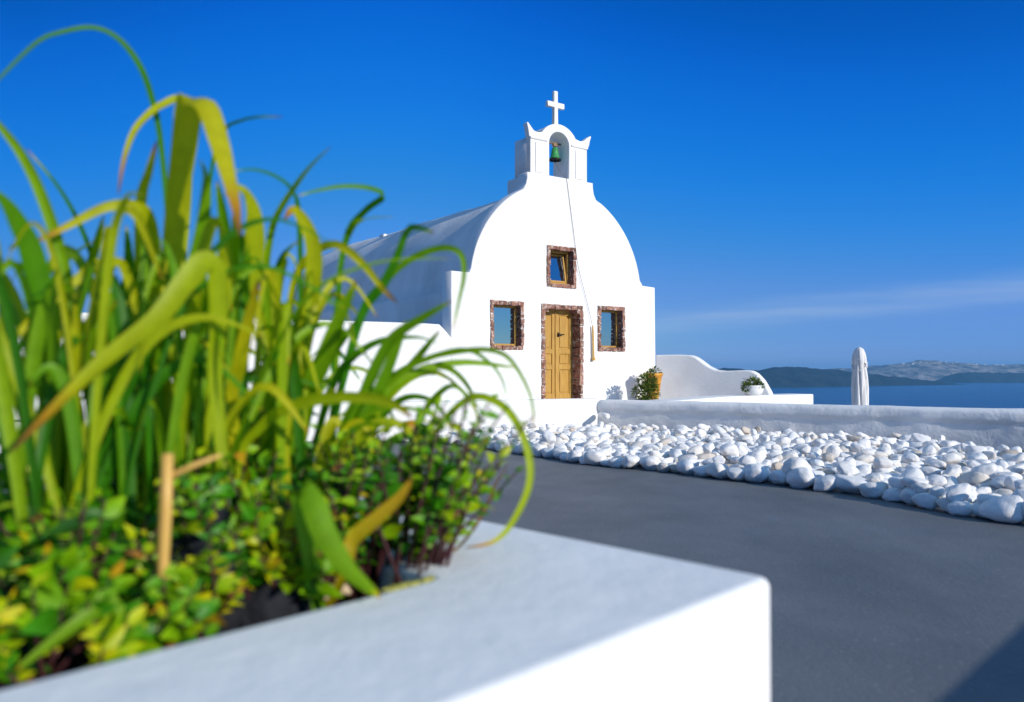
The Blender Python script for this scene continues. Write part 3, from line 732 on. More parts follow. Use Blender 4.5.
# ------------------------------------------------------------------ things beside the chapel
def pot_mesh(bm, prof): lathe(bm, prof, 36)
pt = W(2.06, 0.50, 0.503)
bm = bmesh.new(); pot_mesh(bm, [(0.11, 0.0), (0.13, 0.0), (0.165, 0.15), (0.21, 0.38), (0.225, 0.46), (0.25, 0.47), (0.25, 0.53), (0.22, 0.535), (0.20, 0.47), (0.0, 0.45)])
pot = obj('flower_pot', bm, M['clay'], None, True); pot.location = pt; pot.scale = (0.82, 0.82, 1.08)
tag(pot, 'tall ochre clay pot standing beside the chapel front at the garden wall', 'pot')
def bush(name, loc, blobs, n, size, label, seed, m=M['bush'], stems=6, huer=(0.1, 0.9), cat='bush'):
    rb = random.Random(seed)
    root = empty(name, loc)
    tag(root, label, cat)
    bm = bmesh.new(); hl = bm.verts.layers.float.new('hue')
    for _ in range(n):
        cx, cy, cz, rx, rz = rb.choice(blobs)
        while True:
            v = Vector((rb.uniform(-1, 1), rb.uniform(-1, 1), rb.uniform(-1, 1)))
            if 0.15 < v.length < 1: break
        v = v.normalized() * (v.length ** 0.5)
        k = 1 + 0.25 * noise.noise(v * 2.3 + Vector((seed, 0, 0)))
        p = Vector((cx + v.x * rx * k, cy + v.y * rx * k, cz + v.z * rz * k))
        dv = (v + Vector((rb.gauss(0, 0.5), rb.gauss(0, 0.5), rb.gauss(0.2, 0.5)))).normalized()
        leaf_mesh(bm, hl, p, dv, Vector((rb.gauss(0, 0.3), rb.gauss(0, 0.3), 1)), size * rb.uniform(0.7, 1.3), size * 0.45, rb.uniform(0, 0.4), rb.uniform(*huer), 2)
    obj('foliage', bm, m, root)
    bm = bmesh.new()
    for i in range(stems):
        cx, cy, cz, rx, rz = blobs[i % len(blobs)]
        e_ = Vector((cx + rb.uniform(-.5, .5) * rx, cy + rb.uniform(-.5, .5) * rx, cz + rb.uniform(-.2, .6) * rz))
        b0 = Vector((rb.uniform(-.05, .05), rb.uniform(-.05, .05), 0))
        tube(bm, [b0, b0.lerp(e_, 0.5) + Vector((rb.uniform(-.03, .03), rb.uniform(-.03, .03), 0.03)), e_], [0.012, 0.009, 0.004], 6)
    obj('stem', bm, M['stem'] if m is M['leaf'] else M['oldwood'], root)
    return root
bv = W(1.60, 0.78, 0.503)
bush('leafy_bush', bv, [(-0.05, -0.05, 0.28, 0.18, 0.28), (0.05, 0.02, 0.38, 0.15, 0.17), (-0.12, 0.0, 0.16, 0.17, 0.16), (0.06, -0.06, 0.2, 0.16, 0.2)], 1100, 0.075, 'round dark green bush against the chapel front, left of the ochre pot', 4)
bush('pot_sprout', pt + Vector((0.04, 0, 0.49)), [(0.02, 0, 0.10, 0.10, 0.09), (-0.08, -0.03, 0.06, 0.10, 0.07)], 140, 0.075, 'small green sprout growing out of the ochre pot', 9, stems=5, cat='plant')
bp = Vector((4.82, 16.42, 0.50))
bm = bmesh.new(); pot_mesh(bm, [(0.13, 0.0), (0.15, 0.0), (0.21, 0.05), (0.24, 0.12), (0.235, 0.18), (0.245, 0.205), (0.22, 0.21), (0.21, 0.16), (0.0, 0.15)])
bowl = obj('bowl_planter', bm, M['plaster'], None, True); bowl.location = bp + Vector((0, 0, 0.136)); bowl.scale = (0.86, 0.86, 0.95); tag(bowl, 'round white plastered bowl planter at the low end of the wavy wall', 'planter')
bush('bowl_plant', bp + Vector((0, 0, 0.27)), [(-0.07, -0.04, 0.10, 0.12, 0.10), (0.03, -0.02, 0.12, 0.10, 0.10), (0.11, -0.08, 0.06, 0.07, 0.06), (-0.15, -0.08, 0.03, 0.08, 0.07)], 420, 0.07, 'low dark green plant spreading out of the white bowl planter', 6, cat='plant')

# closed parasol
par = empty('closed_parasol', (8.05, 19.0, -1.25)); par.scale = (1.16, 1.16, 1.03)
tag(par, 'closed off-white parasol standing behind the parapet in front of the sea', 'parasol')
def fold(a, z):
    k = (z - 1.4) / 1.5
    return 1 + (0.14 - 0.42 * math.exp(-(math.sin(3.5 * a + 1.3 * k) / 0.28) ** 2) - 0.22 * math.exp(-(math.sin(2.5 * a - 1.9 * k + 1) / 0.2) ** 2)) * min(1, max(0.15, (2.85 - z) * 3)) + 0.16 * noise.noise(Vector((math.cos(a) * 1.6, math.sin(a) * 1.6, z * 2.2)))
bm = bmesh.new()
lathe(bm, [(0.03, 0.98), (0.150, 1.0), (0.152, 1.1), (0.150, 1.35), (0.146, 1.6), (0.142, 1.9), (0.136, 2.15), (0.124, 2.32), (0.104, 2.42), (0.126, 2.50), (0.128, 2.60), (0.112, 2.70), (0.082, 2.79), (0.04, 2.83), (0.0, 2.845)], 96, fold)
obj('canopy', bm, M['canvas'], par, True)
bm = bmesh.new()
for s_ in (1, -1):
    tube(bm, [(0.138 * math.cos(R(a)) * 1.0, 0.138 * math.sin(R(a)), 2.44 - s_ * 0.13 * math.sin(R(a * 1.0 + 40))) for a in range(0, 361, 15)], 0.012, 6)
obj('tie_strap', bm, M['canvas'], par, True)
bm = bmesh.new(); tube(bm, [(0, 0, 0.05), (0, 0, 2.80)], 0.024, 12); obj('pole', bm, M['alu'], par, True)
bm = bmesh.new(); lathe(bm, [(0.30, 0.0), (0.30, 0.05), (0.26, 0.08), (0.05, 0.09), (0.045, 0.2), (0.03, 0.2)], 28); obj('base', bm, M['alu'], par, True)

# boat on the water
bt = empty('motor_boat', (2202, 6110, SEA), R(20)); tag(bt, 'tiny white boat on the sea before the dark island', 'boat')
bm = bmesh.new()
hull = [(-11, 2.6), (-4, 3.2), (5, 3.0), (10, 1.4), (14, 0.05)]
top = [[bm.verts.new((x, s * w, 3.2 + 0.06 * max(0, x))) for x, w in hull] for s in (1, -1)]
bot = [[bm.verts.new((x * 0.92, s * w * 0.6, 0.0)) for x, w in hull] for s in (1, -1)]
for s in (0, 1):
    for i in range(4): bm.faces.new((top[s][i], top[s][i + 1], bot[s][i + 1], bot[s][i]))
for i in range(4): bm.faces.new((top[0][i], top[0][i + 1], top[1][i + 1], top[1][i])); bm.faces.new((bot[0][i], bot[0][i + 1], bot[1][i + 1], bot[1][i]))
bm.faces.new((top[0][0], top[1][0], bot[1][0], bot[0][0]))
obj('hull', bm, M['plaster'], bt)
bm = bmesh.new(); box(bm, Vector((-2, 0, 5.0)), (9, 4, 3.4), None, 0.5); box(bm, Vector((-3, 0, 7.6)), (5, 3.2, 1.8), None, 0.4); obj('cabin', bm, M['plaster'], bt)
bm = bmesh.new(); tube(bm, [(-1, 0, 6), (-1, 0, 22)], 0.4, 6); obj('mast', bm, M['plaster'], bt)

# ------------------------------------------------------------------ bed of white stones
rb = random.Random(21)
def stone_base(seed):
    bm = bmesh.new(); bmesh.ops.create_icosphere(bm, subdivisions=4, radius=1)
    sd = Vector((seed * 7.3, seed * 3.1, seed * 1.7))
    for v in bm.verts:
        d0 = v.co.normalized()
        k = 1 + 0.24 * noise.noise(d0 * 0.9 + sd) + 0.10 * noise.noise(d0 * 2.1 + sd) + 0.025 * noise.noise(d0 * 5 + sd)
        q = Vector((math.copysign(abs(d0.x) ** 0.9, d0.x), math.copysign(abs(d0.y) ** 0.9, d0.y), math.copysign(abs(d0.z) ** 0.85, d0.z)))
        v.co = q * k
    rf = random.Random(seed * 13 + 1)
    for _ in range(8):
        pn = Vector((rf.gauss(0, 1), rf.gauss(0, 1), rf.gauss(0, 1))).normalized(); pd = rf.uniform(0.58, 0.85)
        for v in bm.verts:
            ex = v.co.dot(pn) - pd
            if ex > 0: v.co -= pn * ex * 0.45
    mn = [min(v.co[i] for v in bm.verts) for i in range(3)]; mxx = [max(v.co[i] for v in bm.verts) for i in range(3)]
    for v in bm.verts: v.co = Vector([(v.co[i] - (mn[i] + mxx[i]) / 2) * 2 / (mxx[i] - mn[i]) for i in range(3)])
    me = bpy.data.meshes.new('stone'); bm.to_mesh(me); bm.free()
    for p in me.polygons: p.use_smooth = True
    me.materials.append(M['stone'])
    return me
stone_meshes = [stone_base(i + 1) for i in range(26)]
front = [(-2.9, 13.02), (-1.95, 13.0), (-1.12, 12.62), (-0.31, 11.55), (0.36, 10.55), (0.9, 9.62), (1.44, 9.22), (1.9, 8.72), (2.26, 8.2), (2.66, 7.82), (2.96, 7.40), (3.16, 7.06), (3.4, 6.28), (3.62, 5.90), (4.2, 5.15), (5.0, 4.2)]
def front_y(x): return float(np.interp(x, [p[0] for p in front], [p[1] for p in front]))
def back_y(x):
    tw = TW_A.y + (x - TW_A.x) * TWD.y / TWD.x
    pr = PAR_A.y + (x - PAR_A.x) * PD.y / PD.x
    return min(tw, pr)
X0, Y0, CS = -3.2, 3.8, 0.02
HF = np.zeros((620, 480))                     # height field of the heap, rows y, columns x
placed = []
def drop(x, y, ax, ay, az, ang, tilt, settle):
    r_ = max(ax, ay) * 1.02; i0, i1 = int((x - r_ - X0) / CS), int((x + r_ - X0) / CS) + 1; j0, j1 = int((y - r_ - Y0) / CS), int((y + r_ - Y0) / CS) + 1
    if i0 < 0 or j0 < 0 or i1 >= HF.shape[1] or j1 >= HF.shape[0]: return
    gx, gy = np.meshgrid(X0 + np.arange(i0, i1) * CS - x, Y0 + np.arange(j0, j1) * CS - y)
    ca, sa = math.cos(ang), math.sin(ang)
    lx, ly = (gx * ca + gy * sa) / ax, (-gx * sa + gy * ca) / ay
    q = 1 - lx * lx - ly * ly; ok = q > 0.02
    hz_ = np.sqrt(np.clip(q, 0, 1)) * az + math.tan(tilt) * (lx * ax)
    lo = -np.sqrt(np.clip(q, 0, 1)) * az + math.tan(tilt) * (lx * ax)
    sub = HF[j0:j1, i0:i1]
    need = (sub - lo)[ok]
    zc = max(float(np.quantile(need, settle)), az * 0.90)
    new = zc + hz_
    sub[ok] = np.maximum(sub[ok], new[ok])
    placed.append((x, y, zc, ax, ay, az, ang, tilt))
# the row along the front edge
acc = 0
fp = [Vector((a_, b_, 0)) for a_, b_ in front]
t_ = 0.0; seglen = [(b_ - a_).length for a_, b_ in zip(fp, fp[1:])]; tot = sum(seglen)
def along(t):
    for a_, b_, l in zip(fp, fp[1:], seglen):
        if t <= l: return a_.lerp(b_, t / l), (b_ - a_).normalized()
        t -= l
    return fp[-1], (fp[-1] - fp[-2]).normalized()
while t_ < tot:
    p, tdir = along(t_)
    ax = rb.uniform(0.075, 0.16) * (1.12 if p.y < 7.6 else 1.0); ay = ax * rb.uniform(0.68, 0.9); az = ax * rb.uniform(0.55, 0.72)
    inn = Vector((-tdir.y, tdir.x, 0));
    if inn.y < 0: inn = -inn
    q = p + inn * (ay * 0.75 + rb.uniform(-0.03, 0.05))
    drop(q.x, q.y, ax, ay, az, math.atan2(tdir.y, tdir.x) + rb.gauss(0, 0.35), rb.gauss(0, 0.06), 0.72)
    t_ += ax * 1.72
n_front = len(placed)
def scatter(n, mind, sizef, settle, inset, tiltsd):
    pts = []; tries = 0
    while len(pts) < n and tries < n * 60:
        tries += 1
        x = rb.uniform(-2.6, 6.2); yb = back_y(x) - 0.13; yf = front_y(x) + inset
        if yb <= yf: continue
        y = rb.uniform(4.3, 15.3)
        if not (yf < y < yb): continue
        if any((x - a_) ** 2 + (y - b_) ** 2 < mind * mind for a_, b_ in pts): continue
        pts.append((x, y))
    for x, y in pts:
        ax = sizef(); ay = ax * rb.uniform(0.55, 0.88); az = ax * rb.uniform(0.42, 0.66)
        drop(x, y, ax, ay, az, rb.uniform(0, math.pi), rb.gauss(0, tiltsd), settle)
scatter(1500, 0.135, lambda: rb.triangular(0.055, 0.145, 0.085), 0.60, 0.25, 0.2)
scatter(560, 0.19, lambda: rb.triangular(0.055, 0.14, 0.085), 0.55, 0.34, 0.3)
def proj(p):
    v = Vector(p) - CAM; a_ = R(1.467)
    yc = v.y * math.cos(a_) + v.z * math.sin(a_); zc = -v.y * math.sin(a_) + v.z * math.cos(a_)
    return 512 + 820 * v.x / yc, 351 - 820 * zc / yc
def score(i):                                    # how large it shows: near, high in the heap, inside the frame
    x, y, z, ax, ay, az, an, ti = placed[i]
    px, py = proj((x, y, z))
    if not (430 < px < 1034): return -1
    gi, gj = int((x - X0) / CS), int((y - Y0) / CS)
    bury = HF[gj, gi] - (z + az)
    return ax * az / (y * y) * (1.0 if bury < 0.02 else 0.18) * (3 if i < n_front else 1)
order = sorted(range(len(placed)), key=score, reverse=True)
single = set(i for i in order[:296] if score(i) > 0)
fill = bmesh.new()
for i, (x, y, z, ax, ay, az, an, ti) in enumerate(placed):
    me = stone_meshes[rb.randrange(len(stone_meshes))]
    Mx = Matrix.Translation((x, y, z)) @ Matrix.Rotation(an, 4, 'Z') @ Matrix.Rotation(-ti, 4, 'Y') @ Matrix.Rotation(rb.choice((0, math.pi)), 4, 'Z')
    if i in single:
        o = bpy.data.objects.new('white_stone', me); COL.objects.link(o)
        o.matrix_world = Mx @ Matrix.Diagonal((ax, ay, az, 1))
        bd = back_y(x) - y; fd = y - front_y(x)
        if i < n_front:
            tag(o, 'smooth white stone in the front row, resting directly on the edge of the grey deck', 'stone', 'white stones edging the grey deck')
        elif fd < bd:
            tag(o, 'white stone lying in the heap just behind the row that edges the deck', 'stone', 'white stones heaped behind the front row')
        else:
            tag(o, 'white stone lying in the heap on the side towards the low walls', 'stone', 'white stones heaped towards the low walls')
    else:
        px, py = proj((x, y, z))
        t = bmesh.new(); t.from_mesh(me)
        bmesh.ops.transform(t, matrix=Mx @ Matrix.Diagonal((ax, ay, az, 1)), verts=t.verts)
        join(fill, t)
fo = obj('stones', fill, M['stone'], None, True)
tag(fo, 'small white stones filling the bed between and beneath the larger ones', 'stones', kind='stuff')

# ------------------------------------------------------------------ planter
PC = Vector((0.512, 1.606, 0)); E1 = Vector((-0.691, 0.723, 0)); E2 = Vector((-0.686, -0.728, 0))
def pl(a_, b_, z=0): return PC + E1 * a_ + E2 * b_ + Vector((0, 0, z))
def rounded(poly, r_, n=5):
    out = []
    for i, p in enumerate(poly):
        p = Vector((p[0], p[1])); a_ = Vector(poly[i - 1]); b_ = Vector(poly[(i + 1) % len(poly)])
        d1 = (a_ - p).normalized(); d2 = (b_ - p).normalized()
        s, e_ = p + d1 * r_, p + d2 * r_
        for k in range(n + 1):
            t = k / n; out.append(tuple(s * (1 - t) ** 2 + p * 2 * t * (1 - t) + e_ * t * t))
    return out
outer = [pl(0, 0), pl(2.2, 0), pl(2.2, 2.4), pl(0, 2.4)]
inner = [pl(0.475, 0.48), pl(1.75, 0.48), pl(1.75, 1.9), pl(0.455, 1.9)]
me = slab_from_outline([rounded([(p.x, p.y) for p in outer], 0.035), rounded([(p.x, p.y) for p in inner], 0.04)], 0.35, 0.020, 4)
xf(me, Matrix.Translation((0, 0, 0.352)))
planter = tag(obj('planter_box', me, M['planter_plaster'], None, False), 'big white plastered planter box with a wide rim, full of green plants', 'planter')
for p in me.polygons: p.use_smooth = p.area < 0.02
bm = bmesh.new(); N = 44; g = []
for j in range(N + 1):
    row = []
    for i in range(N + 1):
        a_ = 0.33 + 1.45 * i / N; b_ = 0.44 + 1.49 * j / N
        p = pl(a_, b_); row.append(bm.verts.new((p.x, p.y, 0.615 + 0.03 * noise.noise(p * 5) + 0.016 * noise.noise(p * 17))))
    g.append(row)
for j in range(N):
    for i in range(N): bm.faces.new((g[j][i], g[j][i + 1], g[j + 1][i + 1], g[j + 1][i]))
obj('soil', bm, M['soil'], planter, True)
# unseen planter added right of the frame to cast the shade on the deck
sq = Vector((2.79, 1.45, 0)); sd1 = Vector((0.695, 0.719, 0)); sd2 = Vector((0.719, -0.695, 0))
op = [sq - sd1 * 3.2, sq + sd1 * 2.2, sq + sd1 * 2.2 + sd2 * 1.6, sq - sd1 * 3.2 + sd2 * 1.6]
ip = [sq - sd1 * 2.8 + sd2 * 0.4, sq + sd1 * 1.8 + sd2 * 0.4, sq + sd1 * 1.8 + sd2 * 1.2, sq - sd1 * 2.8 + sd2 * 1.2]
me = slab_from_outline([rounded([(p.x, p.y) for p in op], 0.06), rounded([(p.x, p.y) for p in ip], 0.04)], 0.35, 0.03, 3)
xf(me, Matrix.Translation((0, 0, 0.352)))
pb2 = tag(obj('planter_box', me, M['planter_plaster']), 'white planter box added out of view to cast a shadow on the deck corner', 'planter')
so2 = raw('soil', [tuple(p + Vector((0, 0, 0.6))) for p in ip], [[0, 1, 2, 3]], M['soil'], pb2)

# rocks, pebbles and a cut stake in the soil
rk = random.Random(8)
def rock(name, px, sx, m, label, cat, group=None, seed=1):
    bm = bmesh.new(); bmesh.ops.create_icosphere(bm, subdivisions=4, radius=1)
    for v in bm.verts:
        d0 = v.co.normalized(); k = 1 + 0.3 * noise.noise(d0 * 1.2 + Vector((seed, 0, 0))) + 0.1 * noise.noise(d0 * 3.5 + Vector((0, seed, 0)))
        v.co = Vector((d0.x * sx[0], d0.y * sx[1], d0.z * sx[2])) * k
    o = obj(name, bm, m, None, True); o.location = px
    tag(o, label, cat, group)
rock('lava_rock', (-0.56, 1.52, 0.72), (0.075, 0.08, 0.13), M['lava'], 'tall dark lava rock upright among the planter leaves, behind the pale stake', 'rock', seed=4)
rock('lava_rock', (-0.46, 1.58, 0.66), (0.085, 0.07, 0.075), M['lava'], 'broad dark lava rock low in the planter soil beside the wide rim', 'rock', seed=6)
for k, (x, y) in enumerate([(-0.43, 1.74), (-0.40, 1.70), (-0.37, 1.70), (-0.45, 1.70), (-0.48, 1.68), (-0.35, 1.72), (-0.41, 1.77), (-0.47, 1.74), (-0.38, 1.76)]):
    s = rk.uniform(0.015, 0.026)
    rock('pebble', (x, y, 0.65), (s * 1.3, s, s * 0.8), M['pebble'], 'cream pebble lying on the dark planter soil near the inner rim', 'pebble', 'cream pebbles on the planter soil', seed=k * 3.3)
st = empty('cane_stake', (-0.576, 1.36, 0.61)); tag(st, 'short sawn-off pale cane stake standing in the planter with a side twig', 'stake')
bm = bmesh.new(); tube(bm, [(0, 0, 0), (0.001, 0, 0.18), (0.004, 0, 0.26), (0.006, 0, 0.355)], [0.009, 0.0095, 0.0105, 0.0095], 12); obj('cane', bm, M['palewood'], st, True)
bm = bmesh.new(); tube(bm, [(0.006, 0, 0.315), (0.045, 0.02, 0.335), (0.085, 0.03, 0.35)], [0.006, 0.005, 0.003], 8); obj('twig', bm, M['palewood'], st, True)

# ------------------------------------------------------------------ strap-leaved plants: every blade a path in the bed
# kind, width, path (metres)
BLADES = [
  ('d', 0.0154, [(-0.809, 2.0, 0.6), (-0.817, 1.962, 1.033), (-0.805, 1.924, 1.363), (-0.812, 1.885, 1.618), (-0.818, 1.847, 1.718), (-0.831, 1.809, 1.783), (-0.86, 1.771, 1.826), (-0.895, 1.733, 1.834), (-0.942, 1.695, 1.808), (-0.969, 1.656, 1.771), (-1.019, 1.618, 1.685), (-1.034, 1.58, 1.628)]),
  ('y', 0.0541, [(-0.789, 1.8, 0.6), (-0.762, 1.771, 0.911), (-0.732, 1.742, 1.253), (-0.703, 1.713, 1.453), (-0.678, 1.684, 1.559), (-0.655, 1.655, 1.641), (-0.628, 1.625, 1.647), (-0.593, 1.596, 1.618), (-0.56, 1.567, 1.541), (-0.536, 1.538, 1.481), (-0.51, 1.509, 1.409), (-0.493, 1.48, 1.346)]),
  ('y', 0.0184, [(-0.792, 2.0, 0.6), (-0.795, 1.964, 1.081), (-0.766, 1.929, 1.507), (-0.751, 1.893, 1.663), (-0.756, 1.858, 1.721), (-0.782, 1.822, 1.698), (-0.799, 1.787, 1.664), (-0.813, 1.751, 1.616), (-0.817, 1.716, 1.546), (-0.811, 1.68, 1.464)]),
  ('g', 0.0224, [(-0.862, 1.75, 0.6), (-0.872, 1.719, 0.979), (-0.89, 1.687, 1.186), (-0.914, 1.656, 1.343), (-0.938, 1.624, 1.456), (-0.958, 1.593, 1.524), (-0.982, 1.561, 1.572), (-1.001, 1.53, 1.602)]),
  ('t', 0.0109, [(-0.994, 2.15, 0.6), (-1.005, 2.076, 1.08), (-1.008, 2.002, 1.301), (-1.008, 1.928, 1.419), (-1.027, 1.854, 1.514), (-1.062, 1.78, 1.589)]),
  ('y', 0.025, [(-0.788, 1.85, 0.6), (-0.786, 1.811, 1.082), (-0.774, 1.773, 1.343), (-0.769, 1.734, 1.419), (-0.779, 1.696, 1.443), (-0.822, 1.657, 1.435), (-0.882, 1.619, 1.389), (-0.936, 1.58, 1.344)]),
  ('y', 0.0246, [(-0.902, 1.95, 0.6), (-0.871, 1.896, 1.035), (-0.837, 1.842, 1.262), (-0.813, 1.788, 1.461), (-0.772, 1.734, 1.525), (-0.732, 1.68, 1.578)]),
  ('d', 0.0453, [(-0.93, 1.7, 0.6), (-0.914, 1.655, 0.943), (-0.918, 1.61, 1.202), (-0.921, 1.565, 1.322), (-0.925, 1.52, 1.379), (-0.926, 1.475, 1.411), (-0.929, 1.43, 1.428)]),
  ('t', 0.0087, [(-0.799, 2.15, 0.6), (-0.785, 2.097, 1.08), (-0.768, 2.044, 1.38), (-0.733, 1.991, 1.606), (-0.686, 1.939, 1.674), (-0.63, 1.886, 1.681), (-0.57, 1.833, 1.674), (-0.501, 1.78, 1.658)]),
  ('d', 0.0148, [(-0.578, 2.15, 0.6), (-0.545, 2.09, 1.029), (-0.526, 2.03, 1.303), (-0.516, 1.97, 1.479), (-0.518, 1.91, 1.526), (-0.536, 1.85, 1.542), (-0.564, 1.79, 1.543), (-0.592, 1.73, 1.526)]),
  ('g', 0.0152, [(-0.651, 2.15, 0.6), (-0.639, 2.097, 1.028), (-0.619, 2.044, 1.28), (-0.59, 1.991, 1.422), (-0.556, 1.939, 1.475), (-0.499, 1.886, 1.532), (-0.45, 1.833, 1.565), (-0.396, 1.78, 1.592)]),
  ('d', 0.0152, [(-0.5, 2.15, 0.6), (-0.48, 2.109, 0.9), (-0.449, 2.068, 1.206), (-0.414, 2.027, 1.427), (-0.36, 1.986, 1.489), (-0.305, 1.944, 1.519), (-0.327, 1.903, 1.529), (-0.381, 1.862, 1.525), (-0.433, 1.821, 1.506), (-0.467, 1.78, 1.484)]),
  ('g', 0.0138, [(-0.471, 2.2, 0.6), (-0.474, 2.136, 1.027), (-0.436, 2.072, 1.358), (-0.393, 2.008, 1.454), (-0.343, 1.944, 1.467), (-0.269, 1.88, 1.457)]),
  ('y', 0.0482, [(-0.649, 1.85, 0.6), (-0.63, 1.811, 0.95), (-0.589, 1.773, 1.191), (-0.552, 1.734, 1.333), (-0.54, 1.696, 1.411), (-0.54, 1.657, 1.449), (-0.544, 1.619, 1.461), (-0.556, 1.58, 1.441)]),
  ('y', 0.0389, [(-0.571, 1.95, 0.6), (-0.541, 1.916, 0.942), (-0.523, 1.883, 1.038), (-0.485, 1.849, 1.136), (-0.448, 1.815, 1.257), (-0.432, 1.781, 1.357), (-0.441, 1.748, 1.412), (-0.46, 1.714, 1.44), (-0.469, 1.68, 1.413)]),
  ('o', 0.0205, [(-0.576, 2.05, 0.6), (-0.559, 1.997, 0.935), (-0.527, 1.944, 1.271), (-0.472, 1.891, 1.364), (-0.398, 1.839, 1.386), (-0.33, 1.786, 1.34), (-0.275, 1.733, 1.278), (-0.234, 1.68, 1.24)]),
  ('d', 0.026, [(-0.489, 2.05, 0.6), (-0.466, 2.016, 0.86), (-0.415, 1.982, 1.057), (-0.359, 1.949, 1.238), (-0.304, 1.915, 1.306), (-0.267, 1.881, 1.367), (-0.24, 1.847, 1.417), (-0.209, 1.814, 1.42), (-0.17, 1.78, 1.403)]),
  ('g', 0.0156, [(-0.526, 2.05, 0.6), (-0.523, 2.028, 0.883), (-0.469, 2.006, 1.08), (-0.356, 1.984, 1.253), (-0.281, 1.962, 1.342), (-0.216, 1.94, 1.38), (-0.155, 1.918, 1.391), (-0.118, 1.896, 1.371), (-0.11, 1.874, 1.322), (-0.12, 1.852, 1.261), (-0.132, 1.83, 1.192)]),
  ('g', 0.013, [(-0.441, 2.0, 0.6), (-0.425, 1.976, 0.841), (-0.361, 1.951, 0.998), (-0.284, 1.927, 1.077), (-0.211, 1.902, 1.126), (-0.131, 1.878, 1.146), (-0.052, 1.853, 1.15), (-0.002, 1.829, 1.125), (0.04, 1.804, 1.049), (0.048, 1.78, 0.979)]),
  ('g', 0.0134, [(-0.476, 2.05, 0.6), (-0.472, 2.022, 0.835), (-0.393, 1.995, 0.983), (-0.293, 1.967, 1.086), (-0.194, 1.94, 1.133), (-0.11, 1.913, 1.151), (-0.055, 1.885, 1.123), (-0.023, 1.857, 1.082), (-0.011, 1.83, 1.033)]),
  ('g', 0.0295, [(-0.453, 1.95, 0.6), (-0.423, 1.913, 0.872), (-0.354, 1.877, 1.018), (-0.31, 1.84, 1.107), (-0.266, 1.803, 1.173), (-0.196, 1.767, 1.216), (-0.129, 1.73, 1.25)]),
  ('y', 0.0243, [(-0.57, 1.7, 0.6), (-0.554, 1.676, 0.9), (-0.502, 1.651, 0.994), (-0.434, 1.627, 1.033), (-0.35, 1.603, 1.051), (-0.258, 1.579, 1.048), (-0.212, 1.554, 1.032), (-0.186, 1.53, 1.014)]),
  ('y', 0.0422, [(-0.575, 1.6, 0.6), (-0.566, 1.57, 1.046), (-0.553, 1.54, 1.179), (-0.547, 1.51, 1.279), (-0.556, 1.48, 1.299), (-0.581, 1.45, 1.254), (-0.616, 1.42, 1.19), (-0.685, 1.39, 1.124), (-0.739, 1.36, 1.059), (-0.812, 1.33, 0.969)]),
  ('y', 0.0192, [(-0.767, 1.75, 0.6), (-0.765, 1.714, 0.958), (-0.762, 1.679, 1.186), (-0.778, 1.643, 1.305), (-0.789, 1.608, 1.316), (-0.802, 1.572, 1.304), (-0.838, 1.537, 1.256), (-0.878, 1.501, 1.199), (-0.915, 1.466, 1.132), (-0.927, 1.43, 1.09)]),
  ('g', 0.0328, [(-0.755, 1.85, 0.6), (-0.732, 1.796, 0.995), (-0.693, 1.742, 1.125), (-0.643, 1.688, 1.207), (-0.607, 1.634, 1.264), (-0.578, 1.58, 1.307)]),
  ('g', 0.041, [(-0.736, 1.95, 0.6), (-0.72, 1.896, 0.943), (-0.667, 1.842, 1.127), (-0.62, 1.788, 1.257), (-0.586, 1.734, 1.38), (-0.576, 1.68, 1.423)]),
  ('o', 0.0307, [(-0.593, 1.75, 0.6), (-0.573, 1.683, 1.002), (-0.536, 1.615, 1.124), (-0.495, 1.547, 1.217), (-0.458, 1.48, 1.268)]),
  ('y', 0.0184, [(-0.251, 1.85, 0.6), (-0.227, 1.833, 0.86), (-0.159, 1.816, 0.983), (-0.092, 1.799, 1.043), (-0.035, 1.782, 1.035), (0.006, 1.765, 0.995), (0.034, 1.748, 0.926), (0.034, 1.731, 0.858), (-0.002, 1.714, 0.784), (-0.041, 1.697, 0.75), (-0.096, 1.68, 0.742)]),
  ('g', 0.0156, [(-0.295, 2.0, 0.6), (-0.267, 1.966, 0.818), (-0.216, 1.932, 0.987), (-0.166, 1.898, 1.054), (-0.123, 1.864, 1.064), (-0.08, 1.83, 1.011)]),
  ('f', 0.0461, [(-0.39, 1.52, 0.6), (-0.385, 1.496, 0.868), (-0.357, 1.472, 0.871), (-0.327, 1.448, 0.814), (-0.283, 1.424, 0.76), (-0.222, 1.4, 0.717)]),
  ('q', 0.0274, [(-0.316, 1.52, 0.6), (-0.307, 1.516, 0.736), (-0.293, 1.512, 0.792), (-0.245, 1.508, 0.835), (-0.205, 1.504, 0.872), (-0.182, 1.5, 0.907)]),
  ('f', 0.0216, [(-0.617, 1.3, 0.6), (-0.618, 1.276, 0.751), (-0.629, 1.252, 0.74), (-0.649, 1.228, 0.724), (-0.68, 1.204, 0.698), (-0.708, 1.18, 0.673)]),
  ('p', 0.0063, [(-0.184, 1.85, 0.6), (-0.159, 1.826, 0.684), (-0.103, 1.802, 0.733), (-0.056, 1.778, 0.807), (-0.038, 1.754, 0.855), (-0.008, 1.73, 0.907)]),
  ('g', 0.0347, [(-0.441, 2.0, 0.6), (-0.432, 1.956, 0.796), (-0.372, 1.912, 0.942), (-0.305, 1.868, 1.059), (-0.254, 1.824, 1.171), (-0.233, 1.78, 1.213)]),
  ('g', 0.0451, [(-0.642, 1.95, 0.6), (-0.581, 1.896, 0.851), (-0.498, 1.842, 0.992), (-0.423, 1.788, 1.104), (-0.368, 1.734, 1.21), (-0.32, 1.68, 1.289)]),
  ('g', 0.0437, [(-0.925, 1.9, 0.6), (-0.913, 1.846, 0.88), (-0.91, 1.792, 1.039), (-0.938, 1.738, 1.189), (-0.972, 1.684, 1.289), (-0.997, 1.63, 1.319)]),
